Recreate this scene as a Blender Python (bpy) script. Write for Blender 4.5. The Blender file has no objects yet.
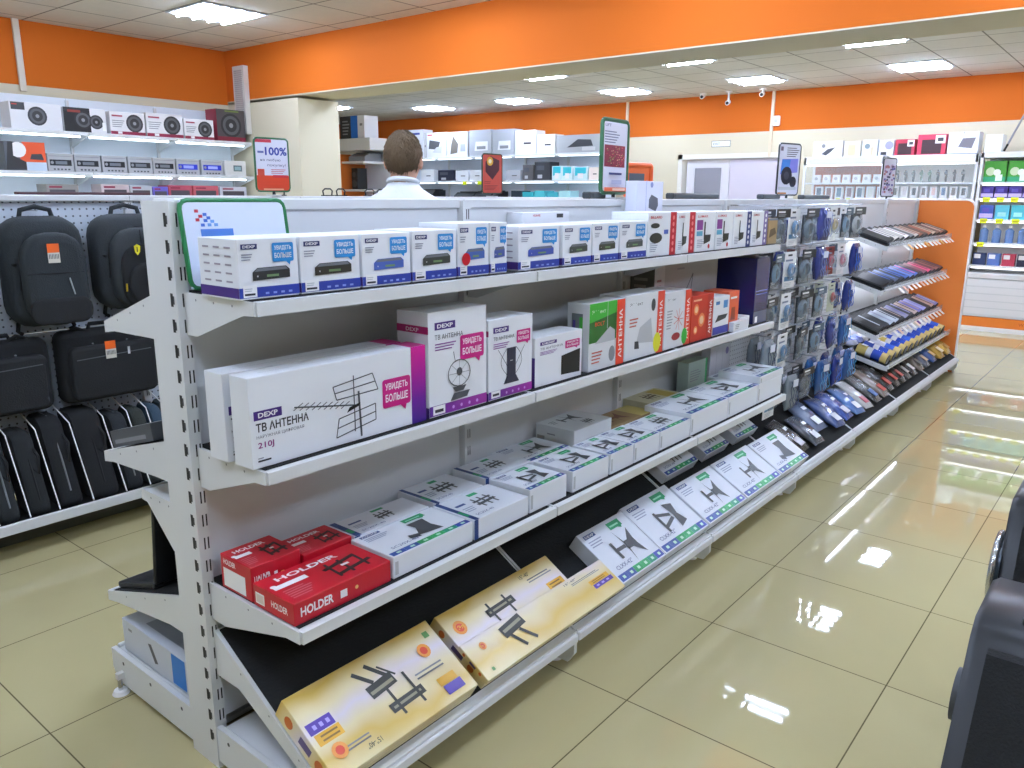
import bpy, math, random
from math import sin, cos, pi, radians, atan2, hypot, sqrt
from mathutils import Vector, Matrix
C = bpy.context.scene.collection
SC = bpy.context.scene
rnd = random.Random(7)

# ------------------------------------------------------------------ camera, world, exposure
CAM_H = 1.532
_yaw, _pitch, _roll = 0.6828, 0.2326, 0.0071
_f = Vector((cos(_yaw) * cos(_pitch), sin(_yaw) * cos(_pitch), -sin(_pitch)))
_r = Vector((sin(_yaw), -cos(_yaw), 0))
_u = _r.cross(_f)
_r2 = _r * cos(_roll) + _u * sin(_roll)
_u2 = -_r * sin(_roll) + _u * cos(_roll)
cd = bpy.data.cameras.new('camera')
cam = bpy.data.objects.new('camera', cd)
C.objects.link(cam)
cd.sensor_width = 36.0
cd.lens = 796.12 / 1024 * 36.0
cd.clip_start = 0.05
cam.matrix_world = Matrix(((_r2.x, _u2.x, -_f.x, 0), (_r2.y, _u2.y, -_f.y, 0), (_r2.z, _u2.z, -_f.z, CAM_H), (0, 0, 0, 1)))
SC.camera = cam

w = bpy.data.worlds.new('world')
SC.world = w
w.use_nodes = True
w.node_tree.nodes['Background'].inputs[0].default_value = (0.9, 0.95, 1.0, 1)
w.node_tree.nodes['Background'].inputs[1].default_value = 0.45
SC.view_settings.view_transform = 'Standard'
SC.view_settings.look = 'None'
SC.view_settings.gamma = 1.0
SC.view_settings.use_curve_mapping = False
SC.view_settings.exposure = 0.48
LAMP_E = 72.0

# ------------------------------------------------------------------ materials
def lin(h):
    if isinstance(h, str):
        h = h.lstrip('#')
        c = [int(h[i:i + 2], 16) / 255 for i in (0, 2, 4)]
    else:
        c = list(h)
    return tuple(x / 12.92 if x <= 0.04045 else ((x + 0.055) / 1.055) ** 2.4 for x in c) + (1,)

_mats = {}
def M(h, rough=0.5, metal=0.0, emit=0.0, trans=0.0, alpha=1.0, coat=0.0, noise=0.0):
    key = (h, rough, metal, emit, trans, alpha, coat, noise)
    if key in _mats:
        return _mats[key]
    m = bpy.data.materials.new('mat_%d' % len(_mats))
    m.use_nodes = True
    nt = m.node_tree
    b = nt.nodes['Principled BSDF']
    b.inputs['Base Color'].default_value = lin(h)
    b.inputs['Roughness'].default_value = rough
    b.inputs['Metallic'].default_value = metal
    b.inputs['Coat Weight'].default_value = coat
    if emit:
        b.inputs['Emission Color'].default_value = lin(h)
        b.inputs['Emission Strength'].default_value = emit
    if trans:
        b.inputs['Transmission Weight'].default_value = trans
        b.inputs['IOR'].default_value = 1.1
    if alpha < 1:
        b.inputs['Alpha'].default_value = alpha
    if noise:
        n = nt.nodes.new('ShaderNodeTexNoise')
        n.inputs['Scale'].default_value = 60
        bp = nt.nodes.new('ShaderNodeBump')
        bp.inputs['Strength'].default_value = noise
        bp.inputs['Distance'].default_value = 0.004
        nt.links.new(n.outputs['Fac'], bp.inputs['Height'])
        nt.links.new(bp.outputs['Normal'], b.inputs['Normal'])
        mx = nt.nodes.new('ShaderNodeMix'); mx.data_type = 'RGBA'
        c = lin(h)
        mx.inputs[6].default_value = tuple(v * (1 - 0.25 * min(1, noise)) for v in c[:3]) + (1,)
        mx.inputs[7].default_value = c
        nt.links.new(n.outputs['Fac'], mx.inputs[0])
        nt.links.new(mx.outputs[2], b.inputs['Base Color'])
    _mats[key] = m
    return m

def ramp_mat(name, stops, axis='Z', scale=1.0, off=0.0, rough=0.35, wave=0.0):
    """printed colour gradient along an object axis"""
    m = bpy.data.materials.new(name); m.use_nodes = True
    nt = m.node_tree; b = nt.nodes['Principled BSDF']; b.inputs['Roughness'].default_value = rough
    tc = nt.nodes.new('ShaderNodeTexCoord'); sx = nt.nodes.new('ShaderNodeSeparateXYZ')
    nt.links.new(tc.outputs['Object'], sx.inputs[0])
    ma = nt.nodes.new('ShaderNodeMath'); ma.operation = 'MULTIPLY_ADD'
    ma.inputs[1].default_value = scale; ma.inputs[2].default_value = off
    nt.links.new(sx.outputs[axis], ma.inputs[0])
    src = ma.outputs[0]
    if wave:
        n = nt.nodes.new('ShaderNodeTexNoise'); n.inputs['Scale'].default_value = 5.0
        nt.links.new(tc.outputs['Object'], n.inputs['Vector'])
        a2 = nt.nodes.new('ShaderNodeMath'); a2.operation = 'MULTIPLY_ADD'; a2.inputs[1].default_value = wave
        nt.links.new(n.outputs['Fac'], a2.inputs[0]); nt.links.new(src, a2.inputs[2]); src = a2.outputs[0]
        fr = nt.nodes.new('ShaderNodeMath'); fr.operation = 'PINGPONG'; fr.inputs[1].default_value = 1.0
        nt.links.new(src, fr.inputs[0]); src = fr.outputs[0]
    cr = nt.nodes.new('ShaderNodeValToRGB')
    el = cr.color_ramp.elements
    el[0].position, el[0].color = stops[0][0], lin(stops[0][1])
    el[1].position, el[1].color = stops[-1][0], lin(stops[-1][1])
    for p, c in stops[1:-1]:
        e = el.new(p); e.color = lin(c)
    nt.links.new(src, cr.inputs[0]); nt.links.new(cr.outputs[0], b.inputs['Base Color'])
    return m

def dots_mat(name, base, dot, pitch, r, axes=('X', 'Z'), rough=0.45):
    m = bpy.data.materials.new(name); m.use_nodes = True
    nt = m.node_tree; b = nt.nodes['Principled BSDF']; b.inputs['Roughness'].default_value = rough
    tc = nt.nodes.new('ShaderNodeTexCoord'); sx = nt.nodes.new('ShaderNodeSeparateXYZ')
    nt.links.new(tc.outputs['Object'], sx.inputs[0])
    sq = []
    for a in axes:
        d = nt.nodes.new('ShaderNodeMath'); d.operation = 'DIVIDE'; d.inputs[1].default_value = pitch
        f = nt.nodes.new('ShaderNodeMath'); f.operation = 'FRACT'
        s = nt.nodes.new('ShaderNodeMath'); s.operation = 'SUBTRACT'; s.inputs[1].default_value = 0.5
        p = nt.nodes.new('ShaderNodeMath'); p.operation = 'MULTIPLY'
        nt.links.new(sx.outputs[a], d.inputs[0]); nt.links.new(d.outputs[0], f.inputs[0]); nt.links.new(f.outputs[0], s.inputs[0])
        nt.links.new(s.outputs[0], p.inputs[0]); nt.links.new(s.outputs[0], p.inputs[1]); sq.append(p)
    ad = nt.nodes.new('ShaderNodeMath'); ad.operation = 'ADD'
    nt.links.new(sq[0].outputs[0], ad.inputs[0]); nt.links.new(sq[1].outputs[0], ad.inputs[1])
    lt = nt.nodes.new('ShaderNodeMath'); lt.operation = 'LESS_THAN'; lt.inputs[1].default_value = (r / pitch) ** 2
    nt.links.new(ad.outputs[0], lt.inputs[0])
    mx = nt.nodes.new('ShaderNodeMix'); mx.data_type = 'RGBA'
    mx.inputs[6].default_value = lin(base); mx.inputs[7].default_value = lin(dot)
    nt.links.new(lt.outputs[0], mx.inputs[0]); nt.links.new(mx.outputs[2], b.inputs['Base Color'])
    return m

def tile_mat(name, c1, c2, grout, size, ox, oy, gap, rough, axes_noise=1.5, bump=0.0, spec=0.5):
    m = bpy.data.materials.new(name); m.use_nodes = True
    nt = m.node_tree; b = nt.nodes['Principled BSDF']
    b.inputs['Roughness'].default_value = rough; b.inputs['Specular IOR Level'].default_value = spec
    tc = nt.nodes.new('ShaderNodeTexCoord'); mp = nt.nodes.new('ShaderNodeMapping')
    mp.inputs['Location'].default_value = (-ox + 100 * size, -oy + 100 * size, 0)
    nt.links.new(tc.outputs['Object'], mp.inputs[0])
    br = nt.nodes.new('ShaderNodeTexBrick')
    br.offset = 0; br.squash = 1
    br.inputs['Scale'].default_value = 1
    br.inputs['Mortar Size'].default_value = gap
    br.inputs['Mortar Smooth'].default_value = 0.1
    br.inputs['Brick Width'].default_value = size; br.inputs['Row Height'].default_value = size
    br.inputs['Color1'].default_value = lin(c1); br.inputs['Color2'].default_value = lin(c2); br.inputs['Mortar'].default_value = lin(grout)
    nt.links.new(mp.outputs[0], br.inputs['Vector'])
    n = nt.nodes.new('ShaderNodeTexNoise'); n.inputs['Scale'].default_value = axes_noise; n.inputs['Detail'].default_value = 5
    n.inputs['Distortion'].default_value = 1.5
    nt.links.new(tc.outputs['Object'], n.inputs['Vector'])
    mr = nt.nodes.new('ShaderNodeMapRange'); mr.inputs[3].default_value = 0.92; mr.inputs[4].default_value = 1.06
    nt.links.new(n.outputs['Fac'], mr.inputs[0])
    mu = nt.nodes.new('ShaderNodeMix'); mu.data_type = 'RGBA'; mu.blend_type = 'MULTIPLY'; mu.inputs[0].default_value = 1
    nt.links.new(br.outputs['Color'], mu.inputs[6]); nt.links.new(mr.outputs[0], mu.inputs[7])
    nt.links.new(mu.outputs[2], b.inputs['Base Color'])
    return m

# ------------------------------------------------------------------ mesh builder
_tcache = {}
def text_mesh(s, bold=0.0):
    k = (s, bold)
    if k not in _tcache:
        c = bpy.data.curves.new('t', 'FONT'); c.body = s; c.resolution_u = 2; c.size = 1.0
        c.offset = bold
        o = bpy.data.objects.new('t', c); C.objects.link(o)
        bpy.context.view_layer.update()
        m = bpy.data.meshes.new_from_object(o)
        vs = [(v.co.x, v.co.y) for v in m.vertices]; fs = [tuple(p.vertices) for p in m.polygons]
        bpy.data.objects.remove(o); bpy.data.curves.remove(c); bpy.data.meshes.remove(m)
        xs = [v[0] for v in vs]; ys = [v[1] for v in vs]
        x0, x1, y0, y1 = min(xs), max(xs), min(ys), max(ys)
        _tcache[k] = ([((x - x0), (y - y0)) for x, y in vs], fs, x1 - x0, y1 - y0)
    return _tcache[k]

class MB:
    def __init__(s):
        s.v, s.f, s.mi, s.mats, s.T, s.sm = [], [], [], [], Matrix.Identity(4), []
    def mat(s, m):
        if m not in s.mats: s.mats.append(m)
        return s.mats.index(m)
    def add(s, vs, fs, m, smooth=False):
        o = len(s.v); k = s.mat(m)
        for p in vs: s.v.append(tuple(s.T @ Vector(p)))
        for f in fs:
            s.f.append(tuple(i + o for i in f)); s.mi.append(k); s.sm.append(smooth)
    def box(s, x0, y0, z0, x1, y1, z1, m, faces=None):
        vs = [(x0, y0, z0), (x1, y0, z0), (x1, y1, z0), (x0, y1, z0), (x0, y0, z1), (x1, y0, z1), (x1, y1, z1), (x0, y1, z1)]
        s.add(vs, [(3, 2, 1, 0), (4, 5, 6, 7), (0, 1, 5, 4), (1, 2, 6, 5), (2, 3, 7, 6), (3, 0, 4, 7)], m)
    def cbox(s, x0, y0, z0, x1, y1, z1, m, c=0.0015):
        """box with chamfered edges"""
        c = min(c, (x1 - x0) / 3, (y1 - y0) / 3, (z1 - z0) / 3)
        X, Y, Z = (x0, x1), (y0, y1), (z0, z1); vs = []; ix = {}
        for i in (0, 1):
            for j in (0, 1):
                for k in (0, 1):
                    sx, sy, sz = (1, -1)[i] * c, (1, -1)[j] * c, (1, -1)[k] * c
                    for a, p in (('x', (X[i], Y[j] + sy, Z[k] + sz)), ('y', (X[i] + sx, Y[j], Z[k] + sz)), ('z', (X[i] + sx, Y[j] + sy, Z[k]))):
                        ix[(i, j, k, a)] = len(vs); vs.append(p)
        fs = []
        def q(*ks): fs.append(tuple(ix[k] for k in ks))
        q((0, 0, 0, 'x'), (0, 0, 1, 'x'), (0, 1, 1, 'x'), (0, 1, 0, 'x')); q((1, 0, 0, 'x'), (1, 1, 0, 'x'), (1, 1, 1, 'x'), (1, 0, 1, 'x'))
        q((0, 0, 0, 'y'), (1, 0, 0, 'y'), (1, 0, 1, 'y'), (0, 0, 1, 'y')); q((0, 1, 0, 'y'), (0, 1, 1, 'y'), (1, 1, 1, 'y'), (1, 1, 0, 'y'))
        q((0, 0, 0, 'z'), (0, 1, 0, 'z'), (1, 1, 0, 'z'), (1, 0, 0, 'z')); q((0, 0, 1, 'z'), (1, 0, 1, 'z'), (1, 1, 1, 'z'), (0, 1, 1, 'z'))
        for j in (0, 1):
            for k in (0, 1): q((0, j, k, 'y'), (1, j, k, 'y'), (1, j, k, 'z'), (0, j, k, 'z'))
        for i in (0, 1):
            for k in (0, 1): q((i, 0, k, 'x'), (i, 1, k, 'x'), (i, 1, k, 'z'), (i, 0, k, 'z'))
        for i in (0, 1):
            for j in (0, 1): q((i, j, 0, 'x'), (i, j, 1, 'x'), (i, j, 1, 'y'), (i, j, 0, 'y'))
        for i in (0, 1):
            for j in (0, 1):
                for k in (0, 1): q((i, j, k, 'x'), (i, j, k, 'y'), (i, j, k, 'z'))
        s.add(vs, fs, m)
    def prism(s, pts, axis, a, b, m, smooth=False):
        """polygon pts (2D) extruded along axis: X->(y,z) Y->(x,z) Z->(x,y)"""
        n = len(pts)
        def P(p, t):
            return {'X': (t, p[0], p[1]), 'Y': (p[0], t, p[1]), 'Z': (p[0], p[1], t)}[axis]
        vs = [P(p, a) for p in pts] + [P(p, b) for p in pts]
        fs = [tuple(range(n))[::-1], tuple(range(n, 2 * n))]
        s.add(vs, fs, m)
        s.add(vs, [(i, (i + 1) % n, n + (i + 1) % n, n + i) for i in range(n)], m, smooth)
    def cyl(s, p0, p1, r, m, n=12, r1=None, caps=True):
        p0, p1 = Vector(p0), Vector(p1); d = (p1 - p0).normalized()
        a = d.orthogonal().normalized(); b = d.cross(a)
        r1 = r if r1 is None else r1
        vs = []
        for p, rr in ((p0, r), (p1, r1)):
            for i in range(n):
                t = 2 * pi * i / n; vs.append(p + a * cos(t) * rr + b * sin(t) * rr)
        s.add(vs, [(i, (i + 1) % n, n + (i + 1) % n, n + i) for i in range(n)], m, True)
        if caps: s.add(vs, [tuple(range(n))[::-1], tuple(range(n, 2 * n))], m)
    def tube(s, pts, r, m, n=8, closed=False):
        pts = [Vector(p) for p in pts]; N = len(pts); vs = []; prev = None
        for i, p in enumerate(pts):
            if closed: d = pts[(i + 1) % N] - pts[i - 1]
            else: d = pts[min(i + 1, N - 1)] - pts[max(i - 1, 0)]
            d.normalize()
            a = d.orthogonal().normalized() if prev is None else (prev - d * prev.dot(d)).normalized()
            prev = a; b = d.cross(a)
            rr = r[i] if isinstance(r, (list, tuple)) else r
            for k in range(n):
                t = 2 * pi * k / n; vs.append(p + a * cos(t) * rr + b * sin(t) * rr)
        L = N if closed else N - 1
        s.add(vs, [(i * n + k, i * n + (k + 1) % n, ((i + 1) % N) * n + (k + 1) % n, ((i + 1) % N) * n + k) for i in range(L) for k in range(n)], m, True)
        if not closed: s.add(vs, [tuple(range(n))[::-1], tuple(range((N - 1) * n, N * n))], m)
    def rings(s, rings, m, smooth=True, caps=True, closed_u=True):
        """list of equal-length rings of 3D points lofted"""
        n = len(rings[0]); vs = [p for r in rings for p in r]
        s.add(vs, [(i * n + k, i * n + (k + 1) % n, (i + 1) * n + (k + 1) % n, (i + 1) * n + k) for i in range(len(rings) - 1) for k in range(n)], m, smooth)
        if caps: s.add(vs, [tuple(range(n))[::-1], tuple(range((len(rings) - 1) * n, len(rings) * n))], m, smooth)
    def build(s, name, parent=None, loc=None, rot=None, bevel=0, mods=None):
        me = bpy.data.meshes.new(name)
        me.from_pydata(s.v, [], s.f)
        for m in s.mats: me.materials.append(m)
        me.polygons.foreach_set('material_index', s.mi)
        me.polygons.foreach_set('use_smooth', s.sm)
        me.update()
        import bmesh
        bm = bmesh.new(); bm.from_mesh(me)
        closed = [f for f in bm.faces]
        bmesh.ops.recalc_face_normals(bm, faces=closed) if getattr(s, 'recalc', True) and not getattr(s, 'flat', False) else None
        bm.to_mesh(me); bm.free()
        o = bpy.data.objects.new(name, me); C.objects.link(o)
        if parent: o.parent = parent
        if loc: o.location = loc
        if rot: o.rotation_euler = rot
        if bevel:
            b = o.modifiers.new('b', 'BEVEL'); b.width = bevel; b.segments = 2; b.limit_method = 'ANGLE'
        return o

class Face:
    """flat print on a face: origin o, axes u, v (unit). every call lays one thin layer above the last"""
    def __init__(s, mb, o, u, v, lift=0.0003):
        s.mb, s.o, s.u, s.v = mb, Vector(o), Vector(u), Vector(v); s.n = s.u.cross(s.v); s.l = lift
    def poly(s, pts, m, dl=0.0001):
        vs = [s.o + s.u * x + s.v * y + s.n * s.l for x, y in pts]; s.l += dl
        s.mb.add(vs, [tuple(range(len(pts)))], m)
    def rect(s, x, y, w, h, m): s.poly([(x, y), (x + w, y), (x + w, y + h), (x, y + h)], m)
    def rrect(s, x, y, w, h, r, m):
        pts = []
        for cx, cy, a in ((x + w - r, y + r, -90), (x + w - r, y + h - r, 0), (x + r, y + h - r, 90), (x + r, y + r, 180)):
            for k in range(4):
                t = radians(a + 30 * k); pts.append((cx + r * cos(t), cy + r * sin(t)))
        s.poly(pts, m)
    def circ(s, x, y, r, m, ry=None, n=14):
        ry = ry or r
        s.poly([(x + r * cos(2 * pi * i / n), y + ry * sin(2 * pi * i / n)) for i in range(n)], m)
    def line(s, x0, y0, x1, y1, w, m):
        d = hypot(x1 - x0, y1 - y0) or 1e-6; nx, ny = -(y1 - y0) / d * w / 2, (x1 - x0) / d * w / 2
        s.poly([(x0 - nx, y0 - ny), (x1 - nx, y1 - ny), (x1 + nx, y1 + ny), (x0 + nx, y0 + ny)], m, 0.00002)
    def text(s, t, x, y, h, m, width=None, bold=0.0, rot=0):
        vs, fs, W, H = text_mesh(t, bold)
        k = h / H; kx = (width / W) if width else k
        c, q = cos(radians(rot)), sin(radians(rot))
        P = [(x + (a * kx) * c - (b * k) * q, y + (a * kx) * q + (b * k) * c) for a, b in vs]
        s.mb.add([s.o + s.u * a + s.v * b + s.n * s.l for a, b in P], fs, m); s.l += 0.0001
    def bubble(s, x, y, w, h, m, lines, tm):
        s.rrect(x, y, w, h, min(w, h) * .1, m)
        s.poly([(x + w * .62, y + .001), (x + w * .85, y + .001), (x + w * .8, y - h * .2)], m)
        n = len(lines)
        for i, t in enumerate(lines):
            s.text(t, x + w * .1, y + h * (0.88 - (i + 1) * 0.76 / n + 0.08), h * .76 / n * .72, tm, width=w * .8, bold=0.02)
    def scribble(s, x, y, w, h, rows, m):
        for i in range(rows):
            s.rect(x, y + h * (i + .25) / rows, w * (0.7 + 0.3 * ((i * 37) % 7) / 7), h / rows * .4, m)

def top(mb, W, D, Hh): return Face(mb, (0, 0, Hh), (1, 0, 0), (0, 1, 0))
def front(mb): return Face(mb, (0, 0, 0), (1, 0, 0), (0, 0, 1))
def leftf(mb, D): return Face(mb, (0, D, 0), (0, -1, 0), (0, 0, 1))

def tag(o, label, cat, group=None, kind=None):
    o['label'] = label; o['category'] = cat
    if group: o['group'] = group
    if kind: o['kind'] = kind
    return o
def struct(o):
    o['kind'] = 'structure'; return o
def thing(name, label, cat, loc=(0, 0, 0), rotz=0, group=None, rot=None):
    o = bpy.data.objects.new(name, None); C.objects.link(o)
    o.location = loc; o.rotation_euler = rot or (0, 0, rotz)
    o.empty_display_size = 0.05
    return tag(o, label, cat, group)
def copy_thing(o, loc, rot=None, label=None):
    r = o.copy(); C.objects.link(r); r.location = loc
    if rot: r.rotation_euler = rot
    if label: r['label'] = label
    for ch in list(o.children):
        c = ch.copy(); C.objects.link(c); c.parent = r
        for g in list(ch.children):
            d = g.copy(); C.objects.link(d); d.parent = c
    return r
ORD = ['first', 'second', 'third', 'fourth', 'fifth', 'sixth', 'seventh', 'eighth', 'ninth', 'tenth', 'eleventh', 'twelfth',
       'thirteenth', 'fourteenth', 'fifteenth', 'sixteenth', 'seventeenth', 'eighteenth', 'nineteenth', 'twentieth']

WHITE = M('#dfe1e2', .38)
SHELF = M('#dddfe0', .35)
CARD = M('#e6e9ee', .45)
BLACK = M('#141516', .55)
MATBLK = M('#151718', .9, noise=.6)
GREY = M('#8a8d91', .5)
LGREY = M('#b9bcc0', .5)
DGREY = M('#3a3d40', .5)
PURP = M('#452a7a', .35)
NAVY = M('#27306e', .4)
BLUE = M('#2f76c4', .35)
BAND = M('#2b3f9c', .35)
MAG = M('#c2187a', .35)
TXT = M('#2a2a30', .5)
PAPER = M('#f0f0f0', .5)
RED = M('#c01528', .32)
GREEN = M('#1f9a63', .4)
TEAL = M('#1f8f8a', .4)
CHROME = M('#c9ccd0', .2, metal=.9)
# ------------------------------------------------------------------ lamps (the room's light)
TUBE = M('#d4e3ff', .5, emit=LAMP_E)
TRAY = M('#b4b8be', .4)
def make_lamp(loc, label, group):
    t = thing('ceiling_light', label, 'ceiling light', loc, pi / 2, group)
    s = .297
    mb = MB()
    for a, b, c, d in ((-s, -s, s, -s + .018), (-s, s - .018, s, s), (-s, -s + .018, -s + .018, s - .018), (s - .018, -s + .018, s, s - .018)):
        mb.box(a, b, -.012, c, d, 0, TRAY)
    mb.build('frame', t)
    mb = MB(); mb.box(-s + .018, -s + .018, -.004, s - .018, s - .018, 0, TRAY)
    for k in range(3):
        y = -.14 + .14 * k; mb.prism([(y - .012, -.004), (y + .012, -.004), (y, -.02)], 'X', -s + .02, s - .02, TRAY)
    mb.build('reflector', t)
    for k in range(4):
        y = -.21 + .14 * k; mb = MB(); mb.cyl((-s + .03, y, -.022), (s - .03, y, -.022), .0125, TUBE, 10)
        mb.build('light_tube', t)
    return t
ZC = 3.0
ZL = ZC - .001
lamps = [(4.0, -1.55, 'unseen ceiling light added as fill beyond the right aisle, far from the gondola'), (2.0, -1.55, 'unseen ceiling light added as fill to the right of the viewer'), (0.0, -1.55, 'unseen ceiling light added as fill behind and right of the viewer'), (0.0, 2.45, 'ceiling light just left of the viewer'), (6.25, -1.55, 'unseen ceiling light added as fill beyond the beam, far right'), (4.0, 6.45, 'brightest square ceiling light on the left, over the stereo wall'),  # rightmost row is unseen fill, added to brighten beneath the shelves
    (4.0, 4.45, 'ceiling light before the orange beam, overhead'), (4.0, 2.45, 'ceiling light above the long white gondola'), (4.0, .45, 'ceiling light over the right aisle'),
    (2.0, 6.45, 'ceiling light over the bag gondola, left end'), (2.0, 4.45, 'ceiling light above the left aisle'), (2.0, 2.45, 'ceiling light above the near gondola end'), (2.0, .45, 'ceiling light above the near right aisle'),
    (.0, 4.45, 'ceiling light behind the viewer on the left'), (.0, .45, 'ceiling light behind the viewer on the right'), (-1.8, 2.45, 'ceiling light far behind the viewer'),
    (6.25, 2.3, 'ceiling light just beyond the orange beam, reflected in the aisle'), (6.25, 4.4, 'ceiling light hidden behind the beam, centre'), (6.25, 6.4, 'ceiling light hidden behind the beam, left'),
    (8.35, 2.49, 'thin lit edge of ceiling light under the beam, rightmost'), (8.35, 4.45, 'thin lit edge of ceiling light under the beam, beside the smoke detector'), (8.35, 6.43, 'smallest lit sliver of ceiling light under the beam, left'),
    (10.35, 2.49, 'ceiling light nearest the far right orange wall, above the glass cabinets'), (10.35, 4.42, 'ceiling light in front of the door beside the conduit'), (10.35, 6.37, 'ceiling light above the tall green poster'),
    (10.35, 8.33, 'ceiling light above the printer shelves, right of the man'), (10.35, 10.2, 'ceiling light above the head of the man'), (9.2, 11.6, 'ceiling light above the shelf with the orange side, beside the pillar'),
    (6.25, .3, 'ceiling light beyond the beam over the right aisle'), (8.35, .45, 'ceiling light over the far right aisle'), (10.35, .5, 'ceiling light beyond the picture on the right')]
for x, y, l in lamps: make_lamp((x, y, ZL), l, 'square ceiling lights')

# ------------------------------------------------------------------ shell
CREAM = M('#d3cab0', .8)
ORANGE = M('#cc6404', .85)
ORANGE_D = M('#c66004', .85)
X0, X1, Y0, Y1 = -4.0, 11.6, -5.0, 14.5
mb = MB(); mb.box(X0 - .2, Y0 - .2, -.1, X1 + .2, Y1 + .2, 0, tile_mat('floor_tile', '#b8ad80', '#bdb285', '#6a6244', .6048, 3.1409, 1.1001, .0022, .022, 1.2, spec=.62))
struct(mb.build('floor'))
ceil_l = tile_mat('ceiling_tile', '#d6d2ca', '#d9d5cd', '#7c7973', .595, 3.7025, 6.1525, .008, .9, 9)
ceil_r = tile_mat('ceiling_tile_right', '#dad9d4', '#dddcd7', '#86847f', .595, 10.0525, 2.1925, .008, .9, 9)
mb = MB(); mb.box(X0 - .2, Y0 - .2, ZC, 5.32, Y1 + .2, ZC + .1, ceil_l); struct(mb.build('ceiling'))
mb = MB(); mb.box(5.32, Y0 - .2, ZC, X1 + .2, Y1 + .2, ZC + .1, ceil_r); struct(mb.build('ceiling'))
OZ = 2.455
def wall(name, a, b, split=True, low=CREAM):
    mb = MB(); mb.box(a[0], a[1], 0, b[0], b[1], OZ if split else ZC, low); o = struct(mb.build(name))
    if split:
        mb = MB(); mb.box(a[0], a[1], OZ, b[0], b[1], ZC, ORANGE); p = mb.build('orange_band', o)
    return o
wall('wall_left', (X0, 8.1), (5.07, 8.3))
wall('wall_back', (X0 - .2, Y0), (X0, Y1))
wall('wall_right', (X0, Y0 - .2), (X1 + .2, Y0))
wall('wall_side', (5.07, Y1), (X1 + .2, Y1 + .2))
# far wall with a door opening
DY0, DY1, DZ = 4.28, 6.12, 2.16
mb = MB()
mb.box(X1, Y0, 0, X1 + .2, DY0, OZ, CREAM); mb.box(X1, DY1, 0, X1 + .2, Y1, OZ, CREAM); mb.box(X1, DY0, DZ, X1 + .2, DY1, OZ, CREAM)
o = struct(mb.build('wall_far'))
mb = MB(); mb.box(X1, Y0, OZ, X1 + .2, Y1, ZC, ORANGE_D); mb.build('orange_band', o)
# beam and pillar
mb = MB(); mb.box(5.07, Y0, 2.49, 5.57, 8.1, ZC, ORANGE)
bm_ = struct(mb.build('trim_1'))
mb = MB(); mb.box(5.072, Y0, 2.48, 5.572, 8.1, 2.49, CREAM); mb.build('soffit', bm_)
mb = MB(); mb.box(5.072, 6.87, 0, 5.57, 8.1, 2.455, CREAM); mb.box(5.57, 8.0, 0, 5.6, Y1, ZC, CREAM)
struct(mb.build('wall_middle'))
# baseboards
mb = MB(); mb.box(X0, 8.085, 0, 5.07, 8.1, .09, M('#b7ab88', .4)); struct(mb.build('baseboard_left'))
mb = MB(); mb.box(X1 - .015, DY1 + .06, 0, X1, Y1, .09, M('#b7ab88', .4)); struct(mb.build('baseboard_far'))
# doorway: lit lobby with white double door
JW = M('#e3e0d8', .5)
DOORW = M('#d6d4da', .4)
d = struct(thing('door_1', 'x', 'x', (X1, 0, 0))); del d['label']; del d['category']
mb = MB()
for a, b in ((DY0, DY0 + .07), (DY1 - .07, DY1)): mb.box(-.02, a, 0, .2, b, DZ, JW)
mb.box(-.02, DY0, DZ - .07, .2, DY1, DZ, JW); mb.build('door_frame', d)
mb = MB()
a, b = 5.3, 6.0
for p, q, z0, z1 in ((a, a + .13, 0, DZ - .07), (b - .13, b, 0, DZ - .07), (a + .13, b - .13, 0, .25), (a + .13, b - .13, DZ - .2, DZ - .07), (a + .13, b - .13, .95, 1.05)):
    mb.box(.06, p, z0, .1, q, z1, DOORW)
mb.build('door_leaf', d)
mb = MB(); mb.box(.075, a + .13, .25, .085, b - .13, DZ - .2, M('#8d8c95', .25)); mb.build('glass_pane', d)
mb = MB(); mb.box(.05, DY0 + .08, 0, .1, 5.29, DZ - .075, M('#cdc6d2', .4)); mb.build('door_leaf', d)
mb = MB(); mb.cyl((.04, 5.2, .95), (.04, 5.2, 1.15), .012, CHROME); mb.build('door_handle', d)
mb = MB(); mb.box(.3, 3.5, 0, .35, 7, ZC, CREAM); struct(mb.build('wall_lobby'))
# exit plate
t = thing('sign_plate', 'small white notice plate on the wall above the far door', 'sign', (X1 - .001, 5.58, 2.26), -pi / 2)
mb = MB(); mb.box(0, -.012, 0, .3, 0, .09, M('#e8ece9', .5)); f = Face(mb, (0, -.012, 0), (1, 0, 0), (0, 0, 1)); g = M('#3d4a45', .5)
for q in ((0, 0, .3, .006), (0, .084, .3, .006), (0, 0, .006, .09), (.294, 0, .006, .09)): f.rect(*q, g)
f.text('EXIT', .03, .026, .036, g); mb.build('plate', t)
t['category'] = 'sign'
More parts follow.
